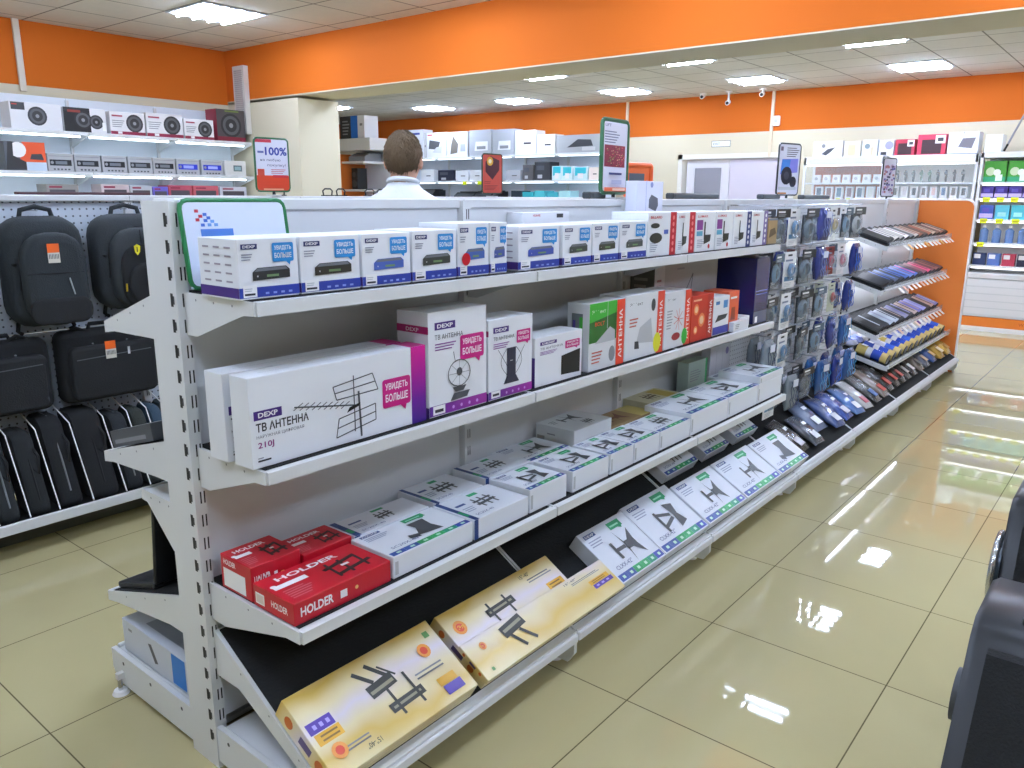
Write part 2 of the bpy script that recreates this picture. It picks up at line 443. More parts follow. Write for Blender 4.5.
# conduits, detectors, cameras
def conduit(y, zb, label):
    mb = MB(); mb.box(X1 - .03, y - .02, zb, X1 - .001, y + .02, ZC, M('#dccbb0', .6)); tag(mb.build('wall_conduit'), label, 'cable duct', 'cable ducts on the far orange wall')
conduit(4.67, 2.1, 'cream cable duct running down the orange wall right of the door')
conduit(7.07, 2.05, 'thin cream cable duct down the orange wall behind the tall poster')
mb = MB(); mb.box(3.02, 8.07, 2.4, 3.07, 8.099, 3.0, M('#d8cfc0', .6)); tag(mb.build('wall_conduit'), 'pale vertical cable duct over the orange band of the left wall', 'cable duct')
t = thing('alarm_sounder', 'small white alarm box beside the cable duct on the orange wall', 'alarm box', (X1 - .001, 4.6, 2.52), -pi / 2)
mb = MB(); mb.cbox(-.05, -.05, 0, .05, 0, .14, PAPER, .012); mb.build('housing', t)
mb = MB(); mb.cyl((0, -.05, .07), (0, -.056, .07), .025, LGREY); mb.build('grille', t)
def spotcam(y, label, drop):
    t = thing('security_camera', label, 'security camera', (X1 - .35, y, ZC - .002))
    mb = MB(); mb.cyl((0, 0, 0), (0, 0, -.02), .05, PAPER, 16); mb.cyl((0, 0, -.02), (0, 0, -drop), .014, PAPER); mb.build('mount', t)
    mb = MB(); mb.cyl((.03, .01, -drop - .02), (-.06, -.01, -drop - .045), .032, PAPER, 14); mb.build('housing', t)
    mb = MB(); mb.cyl((-.06, -.01, -drop - .045), (-.066, -.011, -drop - .0465), .022, BLACK, 14); mb.build('lens', t)
spotcam(5.2, 'white security camera hanging under the ceiling, left of the conduit', .12)
spotcam(4.7, 'white security camera at the top of the conduit', .04)
spotcam(5.6, 'dark domed security camera at the ceiling edge above the door', .01)
def smoke(x, y, label):
    t = thing('smoke_detector', label, 'smoke detector', (x, y, ZC - .002), 0, 'smoke detectors on the ceiling')
    mb = MB(); mb.cyl((0, 0, 0), (0, 0, -.02), .05, PAPER, 18); mb.build('base', t)
    mb = MB(); mb.cyl((0, 0, -.02), (0, 0, -.05), .042, LGREY, 18, r1=.03); mb.build('sensor_head', t)
smoke(8.1, 1.5, 'smoke detector on the ceiling at the right edge')
smoke(8.35, 5.45, 'smoke detector between two thin ceiling lights over the tall poster')
smoke(7.6, 8.6, 'smoke detector on the ceiling left, above the man')
# perforated vertical rail panel in the corner of the left hall
t = thing('vent_grille', 'tall white perforated radiator panel hung in the corner by the pillar', 'grille', (5.07, 7.88, 2.14), -pi / 2)
mb = MB(); mb.cbox(0, -.06, 0, .2, -.002, .68, M('#cfccc6', .5)); mb.build('housing', t)
mb = MB()
mb.box(.03, -.064, .04, .17, -.06, .64, dots_mat('vent_slots', '#b9b7b4', '#8a8886', .02, .006))
mb.build('grille', t)
# ------------------------------------------------------------------ main gondola
GX, GB, GN = .975, 1.0, 7
ZT = 1.52
PANEL = M('#dcdfe1', .4)
PEG = dots_mat('pegboard', '#dfe2e6', '#55585e', .025, .0035)
t = thing('display_gondola', 'long white double-sided metal shelving gondola down the middle of the shop', 'shelving', (GX, 1.865, 0))
GOND = t
def L(x, y): return (x, y - 1.865)
for i in range(GN + 1):
    mb = MB(); x = i * GB
    mb.box(x - .02, -.065, 0, x + .02 if i else x + .012, .065, ZT - .006, SHELF)
    # slots on the end face and the front face
    for k in range(23):
        z = .08 + k * .0625
        if i == 0:
            f = Face(mb, (x - .02, .0, 0), (0, -1, 0), (0, 0, 1)); f.rect(.036, z, .012, .032, BLACK); f.rect(.048, z + .006, .006, .02, DGREY)
        f = Face(mb, (x, -.065, 0), (1, 0, 0), (0, 0, 1)); f.rect(-.006, z, .004, .032, BLACK); f.rect(.004, z, .004, .032, BLACK)
    mb.build('upright', t)
for i in range(GN):
    x0, x1 = i * GB + .021, (i + 1) * GB - .021
    peg = i in (3, 4)
    for k, (z0, z1) in enumerate(((.13, .52), (.524, .9), (.904, 1.28), (1.284, ZT - .01))):
        mb = MB(); mb.cbox(x0, -.042, z0, x1, -.012, z1, PEG if peg else PANEL, .002)
        mb.build('back_panel', t)
    mb = MB(); mb.box(x0, .012, .13, x1, .042, ZT - .01, PANEL); mb.build('back_panel', t)
    mb = MB(); mb.cbox(x0 - .02, -.05, ZT - .03, x1 + .02, .05, ZT, SHELF, .003); mb.build('top_cap', t)
# base
for side in (-1, 1):
    mb = MB()
    d = .54
    mb.box(-.015, min(side * .066, side * .36), .02, GN * GB, max(side * .066, side * .36), .035, SHELF)
    mb.build('plinth_floor', t)
    for i in range(GN):
        mb = MB(); x0, x1 = i * GB + .004, (i + 1) * GB - .004
        y0, y1 = sorted((side * .07, side * d))
        mb.cbox(x0, y0, .095, x1, y1, .12, SHELF, .003)
        yl = side * d
        mb.cbox(x0, min(yl, yl + side * .012), .03 if side > 0 else .1, x1, max(yl, yl + side * .012), .13, SHELF, .003)
        mb.build('base_shelf', t)
    for i in range(GN + 1):
        x = i * GB
        mb = MB(); y0, y1 = sorted((side * .066, side * (d + .012)))
        mb.prism([(side * .066, .022), (side * (d - .02), .022), (side * (d + .005), .06), (side * (d + .005), .128), (side * .066, .128)], 'X', x - .017, x - .002, SHELF)
        if i == 0:
            f = Face(mb, (x - .017, 0, 0), (0, -side, 0), (0, 0, 1)) if side > 0 else Face(mb, (x - .017, 0, 0), (0, -1, 0), (0, 0, 1))
            for q in (.12, .3, .47):
                f.circ(-q if side > 0 else q, .1, .006, DGREY)
        mb.build('base_bracket', t)
        mb = MB(); yy = side * (d - .09)
        fx = x + .01 if i else x - .03; yy += 0 if i else side * .03
        mb.cyl((fx, yy, 0), (fx, yy, .012), .026, PAPER, 16, r1=.02); mb.cyl((fx, yy, .012), (fx, yy, .06), .007, CHROME); mb.box(fx - .008, yy - .008, .05, x - .002 if not i else fx + .008, yy + .008, .07, SHELF)
        mb.build('levelling_foot', t)

def shelf(parent, name, x0, n, yb, zb, yf, zf, lip=.028, under=.0, matb=True, brk=.1, w=GB, side=-1, rail=True):
    """shelf of n bays from back (yb,zb) to front (yf,zf) in gondola coordinates; sloped when zb != zf"""
    for i in range(n):
        a, b = x0 + i * w + .004, x0 + (i + 1) * w - .004
        mb = MB(); s = -1 if yf < yb else 1
        pr = [(yb, zb), (yf, zf), (yf, zf - .018), (yb, zb - .018)]
        mb.prism(pr, 'X', a, b, SHELF)
        sh = mb.build(name, parent)
        mb = MB()
        mb.prism([(yf, zf + .004), (yf + s * .013, zf + .002), (yf + s * .013, zf - lip), (yf, zf - lip)], 'X', a, b, SHELF)
        mb.build('price_rail', sh)
        if matb:
            mb = MB(); e = .012; dz = (zb - zf) / (yb - yf)
            y0, y1 = yb - (-s) * e * 0 + s * .006, yf - s * .012
            mb.prism([(y0, zb + (y0 - yb) * dz + .0035), (y1, zb + (y1 - yb) * dz + .0035), (y1, zb + (y1 - yb) * dz + .0005), (y0, zb + (y0 - yb) * dz + .0005)], 'X', a + .008, b - .008, MATBLK)
            mb.build('rubber_mat', sh)
        ends = [a - .001] + ([b - .002] if i == n - 1 else [])
        for q, xx in enumerate(ends):
            mb = MB()
            mb.prism([(yb, zb + .003), (yf + s * .006, zf + .003), (yf + s * .006, zf - .028), (yf - s * abs(yf - yb) * .12, zf - .03 + (zb - zf) * .1), (yb + s * abs(yf - yb) * .22, zb - brk), (yb, zb - brk)], 'X', xx - .004, xx, SHELF)
            if i == 0 and q == 0:
                f = Face(mb, (xx - .004, 0, 0), (0, -1, 0), (0, 0, 1))
                tt = [(.25, .0), (.5, .0), (.75, .0)]
                for u, _ in tt:
                    y = yb + (yf - yb) * u; z = zb + (zf - zb) * u; f.circ(-y, z - .012, .003, GREY)
            mb.build('bracket', sh)

B = 1.865
FS = [('s1', 0, 3, 1.825, 1.30, 1.52, 1.30), ('s2', 0, 3, 1.825, .912, 1.52, .912), ('s3', 0, 3, 1.825, .545, 1.425, .545)]
for _, xo, n, yb, zb, yf, zf in FS: shelf(t, 'shelf', xo, n, yb - B, zb, yf - B, zf)
# sloped bottom shelf: full length, in front
shelf(t, 'sloped_shelf', 0, 7, 1.80 - B, .41, 1.335 - B, .135, lip=.03, brk=.13)
# phone case shelves at the far end
for zb, zf, yf in ((1.30, 1.20, 1.52), (.985, .89, 1.52), (.68, .57, 1.52), (.47, .36, 1.43)):
    shelf(t, 'sloped_shelf', 5, 2, 1.82 - B, zb, yf - B, zf, lip=.012, brk=.05)
# small shelf stubs in the pegboard bay
# back side shelves
shelf(t, 'sloped_shelf', 0, 7, 1.93 - B, 1.29, 2.235 - B, 1.185, brk=.12)
shelf(t, 'sloped_shelf', 0, 7, 1.93 - B, .905, 2.33 - B, .79, brk=.12)
shelf(t, 'shelf', 0, 7, 1.93 - B, .725, 2.12 - B, .725, brk=.14, matb=False)
shelf(t, 'sloped_shelf', 0, 7, 1.93 - B, .46, 2.42 - B, .31, brk=.12)
# orange end panel at the far end
mb = MB()
OP = M('#e07c2c', .5)
R = .07
pts = []
for cx, cy, a0 in ((1.355 - B + R, ZT - R, 180), (2.42 - B - R, ZT - R, 90)):
    for k in range(7): pts.append((cx + R * cos(radians(a0 - 15 * k)), cy + R * sin(radians(a0 - 15 * k))))
pts = [(2.42 - B, 0.0), (1.355 - B, 0.0)] + pts
mb.prism(pts, 'X', GN * GB + .022, GN * GB + .04, OP)
ep = mb.build('end_panel', t)
mb = MB(); q = [(y, z) for y, z in pts[1:-0 or None]] ; path = [(GN * GB + .031, y, z) for y, z in pts[1:]] + [(GN * GB + .031, pts[0][0], 0)]
mb.tube(path, .012, PAPER, 6); mb.build('edge_strip', ep)
# acrylic lips and price tags on the case shelves
ACR = M('#d8e0ea', .1, alpha=.35)
for (yf, zf, col) in ((1.52, 1.20, '#e0a33a'), (1.52, .89, '#d9a18a'), (1.52, .57, '#e8c9b0'), (1.43, .36, '#d8d8d8')):
    for q_ in range(2):
        mb = MB(); mb.cyl((5.04 + q_, yf - B + .2, zf + .036), (5.96 + q_, yf - B + .2, zf + .036), .005, M('#e6ecff', .5, emit=17.0), 8) if zf > .4 else mb.box(5.0, -.03, 1.29, 5.01, -.02, 1.3, SHELF); mb.build('light_strip', t)  # glowing strips added to brighten the panels behind the phone cases
    mb = MB(); mb.box(5.0 + .01, yf - B - .018, zf, 6.99, yf - B - .014, zf + .035, ACR); pl = mb.build('clear_lip', t)
    for k in range(13 if zf > .5 else 0):
        mb = MB(); x = 5.35 + k * .125; c = ['#f3f3f0', col, '#f3f3f0', '#f0e6d8'][k % 4]
        mb.prism([(yf - B - .02, zf - .002), (yf - B - .06, zf - .035), (yf - B - .062, zf - .033), (yf - B - .022, zf)], 'X', x, x + .055, M(c, .4)); mb.build('price_tag', t)
# pegs in the pegboard bays
# ------------------------------------------------------------------ cartons on the top shelf
S1, S2, S3 = 1.3045, .9165, .5495
DEVS = [('#2b2d30', 'black'), ('#2d2d2c', 'black'), ('#3c64b4', 'blue'), ('#3a3d3c', 'grey')]
def settop(name, W, D, H, dev, blue='#2b8ad0', side=True):
    mb = MB(); mb.cbox(0, 0, 0, W, D, H, CARD)
    f = front(mb); f.rect(.0, .004, W, H * .17, BAND)
    for k in range(4): f.rect(W * (.42 + .13 * k), H * .07, W * .06, H * .035, M('#8fa4e0', .4))
    f.rect(W * .06, H * .04, W * .22, H * .2, PAPER); f.rect(W * .08, H * .07, W * .17, H * .035, TXT); f.scribble(W * .08, H * .13, W * .16, H * .07, 2, LGREY)
    f.rect(W * .06, H * .83, W * .26, H * .085, M('#2c3166', .4)); f.text('DEXP', W * .09, H * .85, H * .045, PAPER, width=W * .2, bold=.03)
    f.scribble(W * .06, H * .64, W * .2, H * .13, 3, M('#8c90a0', .5))
    f.bubble(W * .56, H * .6, W * .36, H * .32, M(blue, .35), ['УВИДЕТЬ', 'БОЛЬШЕ'], PAPER)
    d = M(dev, .35)
    f.poly([(W * .22, H * .31), (W * .84, H * .33), (W * .84, H * .47), (W * .78, H * .53), (W * .3, H * .52), (W * .22, H * .45)], d)
    f.poly([(W * .25, H * .46), (W * .3, H * .51), (W * .77, H * .52), (W * .81, H * .47)], M('#6b7076', .4))
    f.circ(W * .3, H * .38, H * .015, LGREY); f.rect(W * .45, H * .36, W * .2, H * .04, M('#6f8f60', .4))
    g = leftf(mb, D); g.rect(0, .004, D, H * .17, PURP)
    for r in range(5):
        for c in range(3): g.rect(D * (.14 + .28 * c), H * (.28 + .14 * r), D * .16, H * .03, M('#9a93a0', .5))
    return mb
row1 = [(.952, 1.108, .132, '#2b2d30', 'black receiver'), (1.112, 1.288, .132, '#33302c', 'dark brown receiver'), (1.294, 1.458, .132, '#4a62b0', 'blue receiver'), (1.463, 1.633, .135, '#3a3f3c', 'grey-green receiver'),
        (1.638, 1.77, .150, '#4563a8', 'blue receiver and red dot'), (1.774, 1.852, .150, '#4a5a9c', 'narrow blue receiver'), (1.905, 2.12, .135, '#4256a8', 'wide blue receiver'), (2.125, 2.295, .134, '#454a44', 'olive receiver'),
        (2.30, 2.47, .136, '#3f4238', 'small dark receiver'), (2.475, 2.665, .138, '#4d5250', 'grey receiver')]
for i, (a, b, h, dev, desc) in enumerate(row1):
    W = b - a; D = .155
    mb = settop('x', W, D, h, dev)
    if i == 4: Face(mb, (0, 0, 0), (1, 0, 0), (0, 0, 1), .0035).circ(.03, .05, .018, RED)
    p = 'white top shelf carton showing a %s, %s in its row' % (desc, ORD[i])
    tag(mb.build('receiver_box', None, (a, 1.525, S1)), p, 'box', 'white receiver cartons on the top shelf')
# second layer peeking behind
mb = MB(); mb.cbox(0, 0, 0, .28, .07, .17, CARD); f = front(mb); f.text('HUAWEI', .06, .155, .008, RED, bold=.02); f.rect(.2, .15, .04, .014, DGREY)
tag(mb.build('receiver_box', None, (2.2, 1.748, S1)), 'taller white carton peeking out behind the small receiver cartons', 'box')
tall = [(2.67, 2.895, .168, '#e8ecf0', RED, 'dark oval receiver with red end stripe'), (2.90, 3.055, .166, '#eceff2', RED, 'black aerial stick with red end stripe'), (3.06, 3.245, .165, '#eceff2', None, 'black aerial receiver beside purple pictures'),
        (3.25, 3.425, .165, '#eceff2', None, 'aerial box and red price circles'), (3.43, 3.625, .163, '#eceff2', M('#2c3a78', .4), 'aerial box with navy end stripe'), (3.63, 3.82, .163, '#eceff2', M('#7a6a9c', .4), 'square grey box with violet end stripe')]
for i, (a, b, h, base, spine, desc) in enumerate(tall):
    W = b - a; mb = MB(); mb.cbox(0, 0, 0, W, .165, h, M(base, .45)); f = front(mb)
    ww = W - (.05 if spine else 0)
    if spine:
        f.rect(ww, 0, W - ww, h, spine)
        for k in range(6): f.circ(ww + (W - ww) / 2, h * (.12 + .15 * k), (W - ww) * .18, PAPER if spine is not RED else M('#ee8888', .4), n=8)
    f.text('BILLARD' if i == 0 else 'LUMAX', ww * .1, h * .86, h * .06, RED, width=ww * .5, bold=.02)
    f.scribble(ww * .1, h * .1, ww * .35, h * .22, 5, M('#9a9fb0', .5))
    if i in (2, 3):
        f.rect(ww * .05, h * .55, ww * .3, h * .25, M('#8b3f92', .4)); f.rect(ww * .05, h * .4, ww * .3, h * .12, M('#5fb0cc', .4)); f.circ(ww * .7, h * .12, h * .06, RED)
    d = M('#2e332f', .4)
    if i == 0:
        f.circ(ww * .35, h * .42, ww * .28, d, ry=h * .12); f.circ(ww * .3, h * .7, ww * .2, d, ry=h * .06); f.rect(ww * .7, h * .5, ww * .2, h * .1, M('#44569c', .4))
    else:
        f.rect(ww * .42, h * .3, ww * .07, h * .45, d); f.poly([(ww * .42, h * .18), (ww * .75, h * .25), (ww * .78, h * .42), (ww * .45, h * .42)], d)
    tag(mb.build('receiver_box', None, (a, 1.525, S1)), 'white carton, %s' % desc, 'box', 'printed receiver cartons on the top shelf')
mb = MB(); mb.cbox(0, 0, 0, .11, .06, .125, M('#a58b63', .5)); f = front(mb); f.poly([(.01, .03), (.1, .05), (.08, .08), (.02, .07)], M('#5c4a33', .5)); f.rect(0, .115, .11, .01, M('#5b6f86', .4))
tag(mb.build('cable_box', None, (3.85, 1.53, S1)), 'small brown kraft pack at the right end of the top shelf', 'box')
# speaker carton on the gondola top
mb = MB(); mb.cbox(0, 0, 0, .22, .055, .29, M('#dfe3f2', .4)); f = front(mb); f.o = f.o + Vector((.01, 0, .08))
f.poly([(.09, .1), (.15, .085), (.17, .11), (.165, .14), (.11, .155), (.09, .135)], M('#5b5f6c', .4)); f.line(.065, 0, .065, .215, .003, M('#9aa6d8', .4)); f.poly([(.16, 0), (.2, 0), (.2, .05), (.185, .06)], M('#3c3f9c', .4)); f.rect(.01, .01, .012, .05, M('#3c3f9c', .4))
f.circ(.11, .195, .012, M('#8a95c8', .4))
tag(mb.build('speaker_box', None, (2.95, 1.74, S1)), 'tall pale carton with a small grey speaker, behind the top shelf cartons', 'box')

# ------------------------------------------------------------------ antenna cartons on the second shelf
GRAD = ramp_mat('print_gradient', [(0, '#3d1f86'), (.35, '#6a1c8e'), (1, '#c9148a')], 'Z', 1 / .2)
def antenna_print(f, W, H):
    k = M('#55585e', .4); L_ = lambda *a: f.line(*a)
    X = lambda u: (u - (.03 if .25 < u < .8 else 0)) * W
    Y = lambda v: v * H
    f.rect(X(.022), Y(.53), X(.15), Y(.1), PURP); f.text('DEXP', X(.045), Y(.553), H * .055, PAPER, width=X(.105), bold=.03)
    f.text('ТВ АНТЕННА', X(.03), Y(.40), H * .095, TXT, width=X(.32), bold=.025)
    f.text('НАРУЖНАЯ ЦИФРОВАЯ', X(.03), Y(.32), H * .045, M('#6a6a78', .5), width=X(.29))
    f.text('210J', X(.035), Y(.2), H * .085, M('#8a1f7a', .4), width=X(.085), bold=.015)
    f.rect(X(.03), Y(.07), X(.07), Y(.02), TXT); f.rect(X(.03), Y(.105), X(.03), Y(.012), GREY)
    wq = .0028
    # boom and elements
    L_(X(.27), Y(.58), X(.66), Y(.43), wq * 1.3, k)
    for q in range(9):
        u = .29 + q * .035; v = .575 - q * .0135; L_(X(u - .025), Y(v - .03), X(u + .03), Y(v + .035), wq * .7, k)
    # reflectors
    for (a, b, c, d) in (((.5, .71), (.755, .78), (.79, .57), (.52, .55)), ((.53, .32), (.77, .40), (.77, .2), (.51, .1))):
        P = [a, b, c, d]
        for i in range(4): L_(X(P[i][0]), Y(P[i][1]), X(P[(i + 1) % 4][0]), Y(P[(i + 1) % 4][1]), wq, k)
        L_(X((a[0] + d[0]) / 2), Y((a[1] + d[1]) / 2), X((b[0] + c[0]) / 2), Y((b[1] + c[1]) / 2), wq, k)
    L_(X(.63), Y(.8), X(.63), Y(.12), wq * 1.2, k); L_(X(.66), Y(.6), X(.67), Y(.04), wq * 2.2, k)
    f.poly([(X(.58), Y(.37)), (X(.66), Y(.42)), (X(.67), Y(.46)), (X(.6), Y(.43))], BLACK)
    f.bubble(.79 * W, Y(.3), .2 * W, Y(.36), MAG, ['УВИДЕТЬ', 'БОЛЬШЕ'], PAPER)
def outdoor(W, H, D):
    mb = MB(); mb.cbox(0, 0, 0, W, D, H, CARD); f = front(mb)
    f.rect(W - .055, 0, .055, H, GRAD); antenna_print(f, W - .055, H)
    tp = top(mb, W, D, H); tp.rect(.05, D * .45, W * .8, .0015, LGREY); tp.rect(W - .055, 0, .055, D, MAG)
    return mb
mb = outdoor(.555, .215, .072)
tag(mb.build('antenna_box', None, (.952, 1.522, S2)), 'long white outdoor antenna carton at the front of the second shelf, frame antenna printed', 'box')
mb = outdoor(.555, .213, .075)
tag(mb.build('antenna_box', None, (.945, 1.612, S2)), 'long white antenna carton standing directly behind the front outdoor antenna carton', 'box')
def small_antenna(kind, W, H, D):
    mb = MB(); mb.cbox(0, 0, 0, W, D, H, CARD); f = front(mb); s = leftf(mb, D)
    if kind in ('fan', 'horn'):
        s.rect(0, H * .8, D, H * .07, M('#a3195f', .4)); s.text('DEXP', D * .3, H * .815, H * .035, PAPER, width=D * .4); s.rect(0, 0, D, H * .1, PURP)
        f.rect(0, .003, W, H * .1, ramp_mat('purple_band', [(0, '#5a2a8c'), (1, '#a02a96')], 'X', 1 / W)); f.rect(W * .06, .006, W * .2, H * .085, PAPER); f.rect(W * .09, .012, W * .14, H * .03, TXT)
        for q in range(4): f.circ(W * (.4 + .14 * q), H * .055, H * .018, M('#cfa6dc', .4), n=6)
    f.rect(W * .1, H * .83, W * .34, H * .07, PURP); f.text('DEXP', W * .14, H * .845, H * .038, PAPER, width=W * .26, bold=.03)
    f.text('ТВ АНТЕННА', W * .1, H * .74, H * .045, TXT, width=W * .47)
    f.scribble(W * .1, H * .63, W * .4, H * .08, 3, M('#8a4a9a', .5))
    f.bubble(W * .52 if kind == 'fan' else W * .62, H * .5 if kind == 'fan' else H * .66, W * .42 if kind == 'fan' else W * .32, H * .24 if kind == 'fan' else H * .16, MAG, ['УВИДЕТЬ', 'БОЛЬШЕ'], PAPER)
    k = M('#4c4f55', .4)
    if kind == 'fan':
        cx, cy = W * .5, H * .38
        pts = [(cx + W * .19 * cos(radians(a)), cy + H * .13 * sin(radians(a))) for a in range(0, 360, 20)]
        for i in range(len(pts)): f.line(*pts[i], *pts[(i + 1) % len(pts)], .003, k)
        for a in range(0, 360, 45): f.line(cx, cy, cx + W * .18 * cos(radians(a)), cy + H * .12 * sin(radians(a)), .0015, M('#8c9096', .4))
        f.circ(cx, cy + .004, W * .05, k); f.line(cx - W * .07, H * .5, cx - W * .1, H * .6, .002, k)
        f.poly([(cx - W * .12, H * .25), (cx + W * .12, H * .25), (cx + W * .07, H * .2), (cx - W * .07, H * .2)], k)
        f.poly([(cx - W * .16, H * .12), (cx + W * .13, H * .13), (cx + W * .18, H * .19), (cx - W * .1, H * .19)], k)
    elif kind == 'horn':
        cx = W * .5; d = M('#2c2f45', .35)
        f.rect(cx - W * .1, H * .26, W * .2, H * .36, d); f.poly([(cx - W * .18, H * .17), (cx + W * .18, H * .17), (cx + W * .1, H * .27), (cx - W * .1, H * .27)], d); f.rect(cx - W * .03, H * .45, W * .06, H * .01, LGREY)
        for sg in (-1, 1):
            P = [(cx + sg * W * (.1 + .14 * sin(radians(t))), H * (.28 + .34 * t / 180)) for t in range(0, 181, 30)]
            for i in range(len(P) - 1): f.line(*P[i], *P[i + 1], .002, k)
            f.line(cx + sg * W * .1, H * .4, cx + sg * W * .3, H * .62, .002, k)
    else:
        f.poly([(W * .54, H * .13), (W * .95, H * .1), (W * .95, H * .6), (W * .54, H * .53)], BLACK)
    return mb
mb = small_antenna('fan', .245, .30, .125)
tag(mb.build('antenna_box', None, (1.513, 1.522, S2)), 'tallest white antenna carton on the second shelf, wire fan antenna on a dark foot printed', 'box')
mb = small_antenna('horn', .215, .25, .11)
tag(mb.build('antenna_box', None, (1.764, 1.522, S2)), 'white antenna carton with black upright indoor antenna and two horns printed', 'box')
mb = small_antenna('flat', .27, .165, .10); f = leftf(mb, .10); f.rect(0, 0, .10, .1, PURP)
tag(mb.build('antenna_box', None, (1.992, 1.522, S2)), 'low white antenna carton with a flat black square panel antenna printed', 'box')
ANT = M('#e2452c', .35)
def spine_box(W, H, D, kind):
    base = {'green': '#d9dcdf', 'white': '#dfe2e6', 'whitered': '#dfe2e6', 'red': '#c8321f'}[kind]
    mb = MB(); mb.cbox(0, 0, 0, W, D, H, M(base, .4)); f = front(mb); sw = .055; w = W - sw
    if kind == 'green':
        f.rect(0, H * .42, w, H * .58, M('#2b6a2f', .35)); f.poly([(0, H), (0, H * .72), (w, H * .82), (w, H)], M('#3fae3a', .35))
        f.text('Эффект', w * .08, H * .83, H * .07, PAPER, width=w * .5); f.text('BOLT', w * .2, H * .66, H * .06, M('#e04a30', .4), width=w * .35)
        f.poly([(w * .2, H * .4), (w * .75, H * .62), (w * .95, H * .55), (w * .95, H * .4)], M('#b4b8bc', .4))
        f.line(w * .65, H * .6, w * .65, H, .003, LGREY); f.circ(w * .85, H * .2, w * .12, GREY, ry=H * .12)
        f.scribble(w * .1, H * .1, w * .4, H * .2, 4, M('#c06050', .5))
        s = leftf(mb, D); s.rect(D * .2, H * .45, D * .5, H * .4, M('#6a7478', .4)); s.rect(D * .55, H * .5, D * .15, H * .3, M('#3fae3a', .4))
        s.rect(D * .25, H * .5, D * .12, H * .25, M('#4a3f8c', .4))
    elif kind == 'white':
        f.text('Эффект', w * .12, H * .82, H * .06, DGREY, width=w * .4); f.poly([(w * .35, H * .25), (w * .9, H * .2), (w * .8, H * .6), (w * .45, H * .48)], M('#b9bdc2', .4))
        f.poly([(w * .3, H * .16), (w * .45, H * .15), (w * .42, H * .27), (w * .3, H * .28)], DGREY); f.scribble(w * .12, H * .5, w * .3, H * .16, 3, M('#c06050', .5))
        f.circ(w * .86, H * .8, w * .07, DGREY, ry=H * .1)
    elif kind == 'whitered':
        f.text('Эффект', w * .12, H * .84, H * .05, DGREY, width=w * .4); f.circ(w * .6, H * .2, w * .22, M('#a42434', .3), ry=H * .07)
        for q in range(9): f.line(w * .7, H * .5, w * .7 + w * .25 * cos(q * .7), H * .5 + H * .2 * sin(q * .7), .003, M('#d06a60', .4))
        f.scribble(w * .1, H * .35, w * .3, H * .35, 7, M('#9a9fa6', .5))
    else:
        for (x, y, r) in ((.3, .7, .16), (.65, .45, .2), (.3, .25, .12)): f.circ(w * x, H * y, w * r, M('#e8834a', .35)); f.circ(w * x, H * y, w * r * .6, M('#f2c9a0', .35))
        f.rect(w * .1, H * .88, w * .5, H * .04, M('#f0b090', .4))
    f.rect(w, 0, sw, H, ANT if kind != 'red' else M('#b5291c', .35))
    f.text('АНТЕННА', w + sw * .72, H * .1, sw * .42, PAPER, width=H * .75, bold=.02, rot=90)
    if kind == 'white': f.circ(w + sw * .1, .045, .03, M('#e0e02a', .4), ry=.04)
    if kind == 'whitered': f.circ(w + sw * .1, .04, .025, M('#2fae3a', .4), ry=.035)
    return mb
for (a, W, H, D, kd, lb) in ((2.29, .235, .245, .095, 'green', 'carton with green printed top half and red spine reading АНТЕННА'), (2.53, .295, .25, .12, 'white', 'widest white antenna carton with a grey device and an orange-red spine'),
        (2.83, .225, .235, .16, 'whitered', 'white antenna carton with a dark red oval device and orange-red spine'), (3.06, .21, .2, .16, 'red', 'all red antenna carton with pale round pictures')):
    tag(spine_box(W, H, D, kd).build('antenna_box', None, (a, 1.522, S2)), lb, 'box', 'cartons with an upright АНТЕННА spine')
mb = MB(); mb.cbox(0, 0, 0, .165, .14, .175, CARD); f = front(mb); f.rect(0, .004, .165, .035, M('#3b3f9c', .35)); f.poly([(.02, .06), (.13, .07), (.15, .09), (.05, .09)], DGREY); f.rect(.1, .12, .045, .035, M('#4a8fcc', .35)); f.rect(.02, .14, .04, .015, M('#3a6fa8', .4))
tag(mb.build('antenna_box', None, (3.275, 1.522, S2)), 'small white carton with blue foot band beside the red antenna carton', 'box')
mb = MB(); mb.cbox(0, 0, 0, .115, .13, .185, M('#e2643c', .4)); f = front(mb); f.poly([(.03, .05), (.08, .05), (.075, .11), (.035, .11)], M('#8a3a22', .4)); f.rect(.02, .15, .07, .01, PAPER)
tag(mb.build('antenna_box', None, (3.446, 1.53, S2)), 'small orange carton beside the dark blue wrapped box', 'box')
for k, (x, y, z, w_) in enumerate(((3.47, 1.50, 0, .17), (3.575, 1.57, .0, .12))):
    mb = MB(); mb.cbox(0, 0, 0, w_ if k == 0 else .12, .025 if k == 0 else .12, .045 if k == 0 else .05, CARD); f = front(mb); f.scribble(.02, .01, .05, .025, 3, GREY)
    tag(mb.build('small_box', None, (3.447 + k * .13, 1.498 if k == 0 else 1.53, S2)), ['flat white pack lying in front of the orange carton', 'small white pack lying between the orange carton and the dark blue box'][k], 'box')
WRAP = M('#262a66', .18, coat=.6, noise=.25)
mb = MB(); mb.cbox(0, 0, 0, .165, .25, .325, WRAP); f = front(mb); f.rect(.0, .0, .165, .06, M('#6a6f86', .25)); f.rect(.01, .16, .145, .003, M('#8f98d8', .2)); f.rect(.02, .145, .13, .002, M('#8f98d8', .2)); f.rect(.02, .005, .03, .03, PAPER)
tag(mb.build('wrapped_box', None, (3.73, 1.525, S2)), 'big dark blue box in clear film at the right end of the second shelf', 'box')
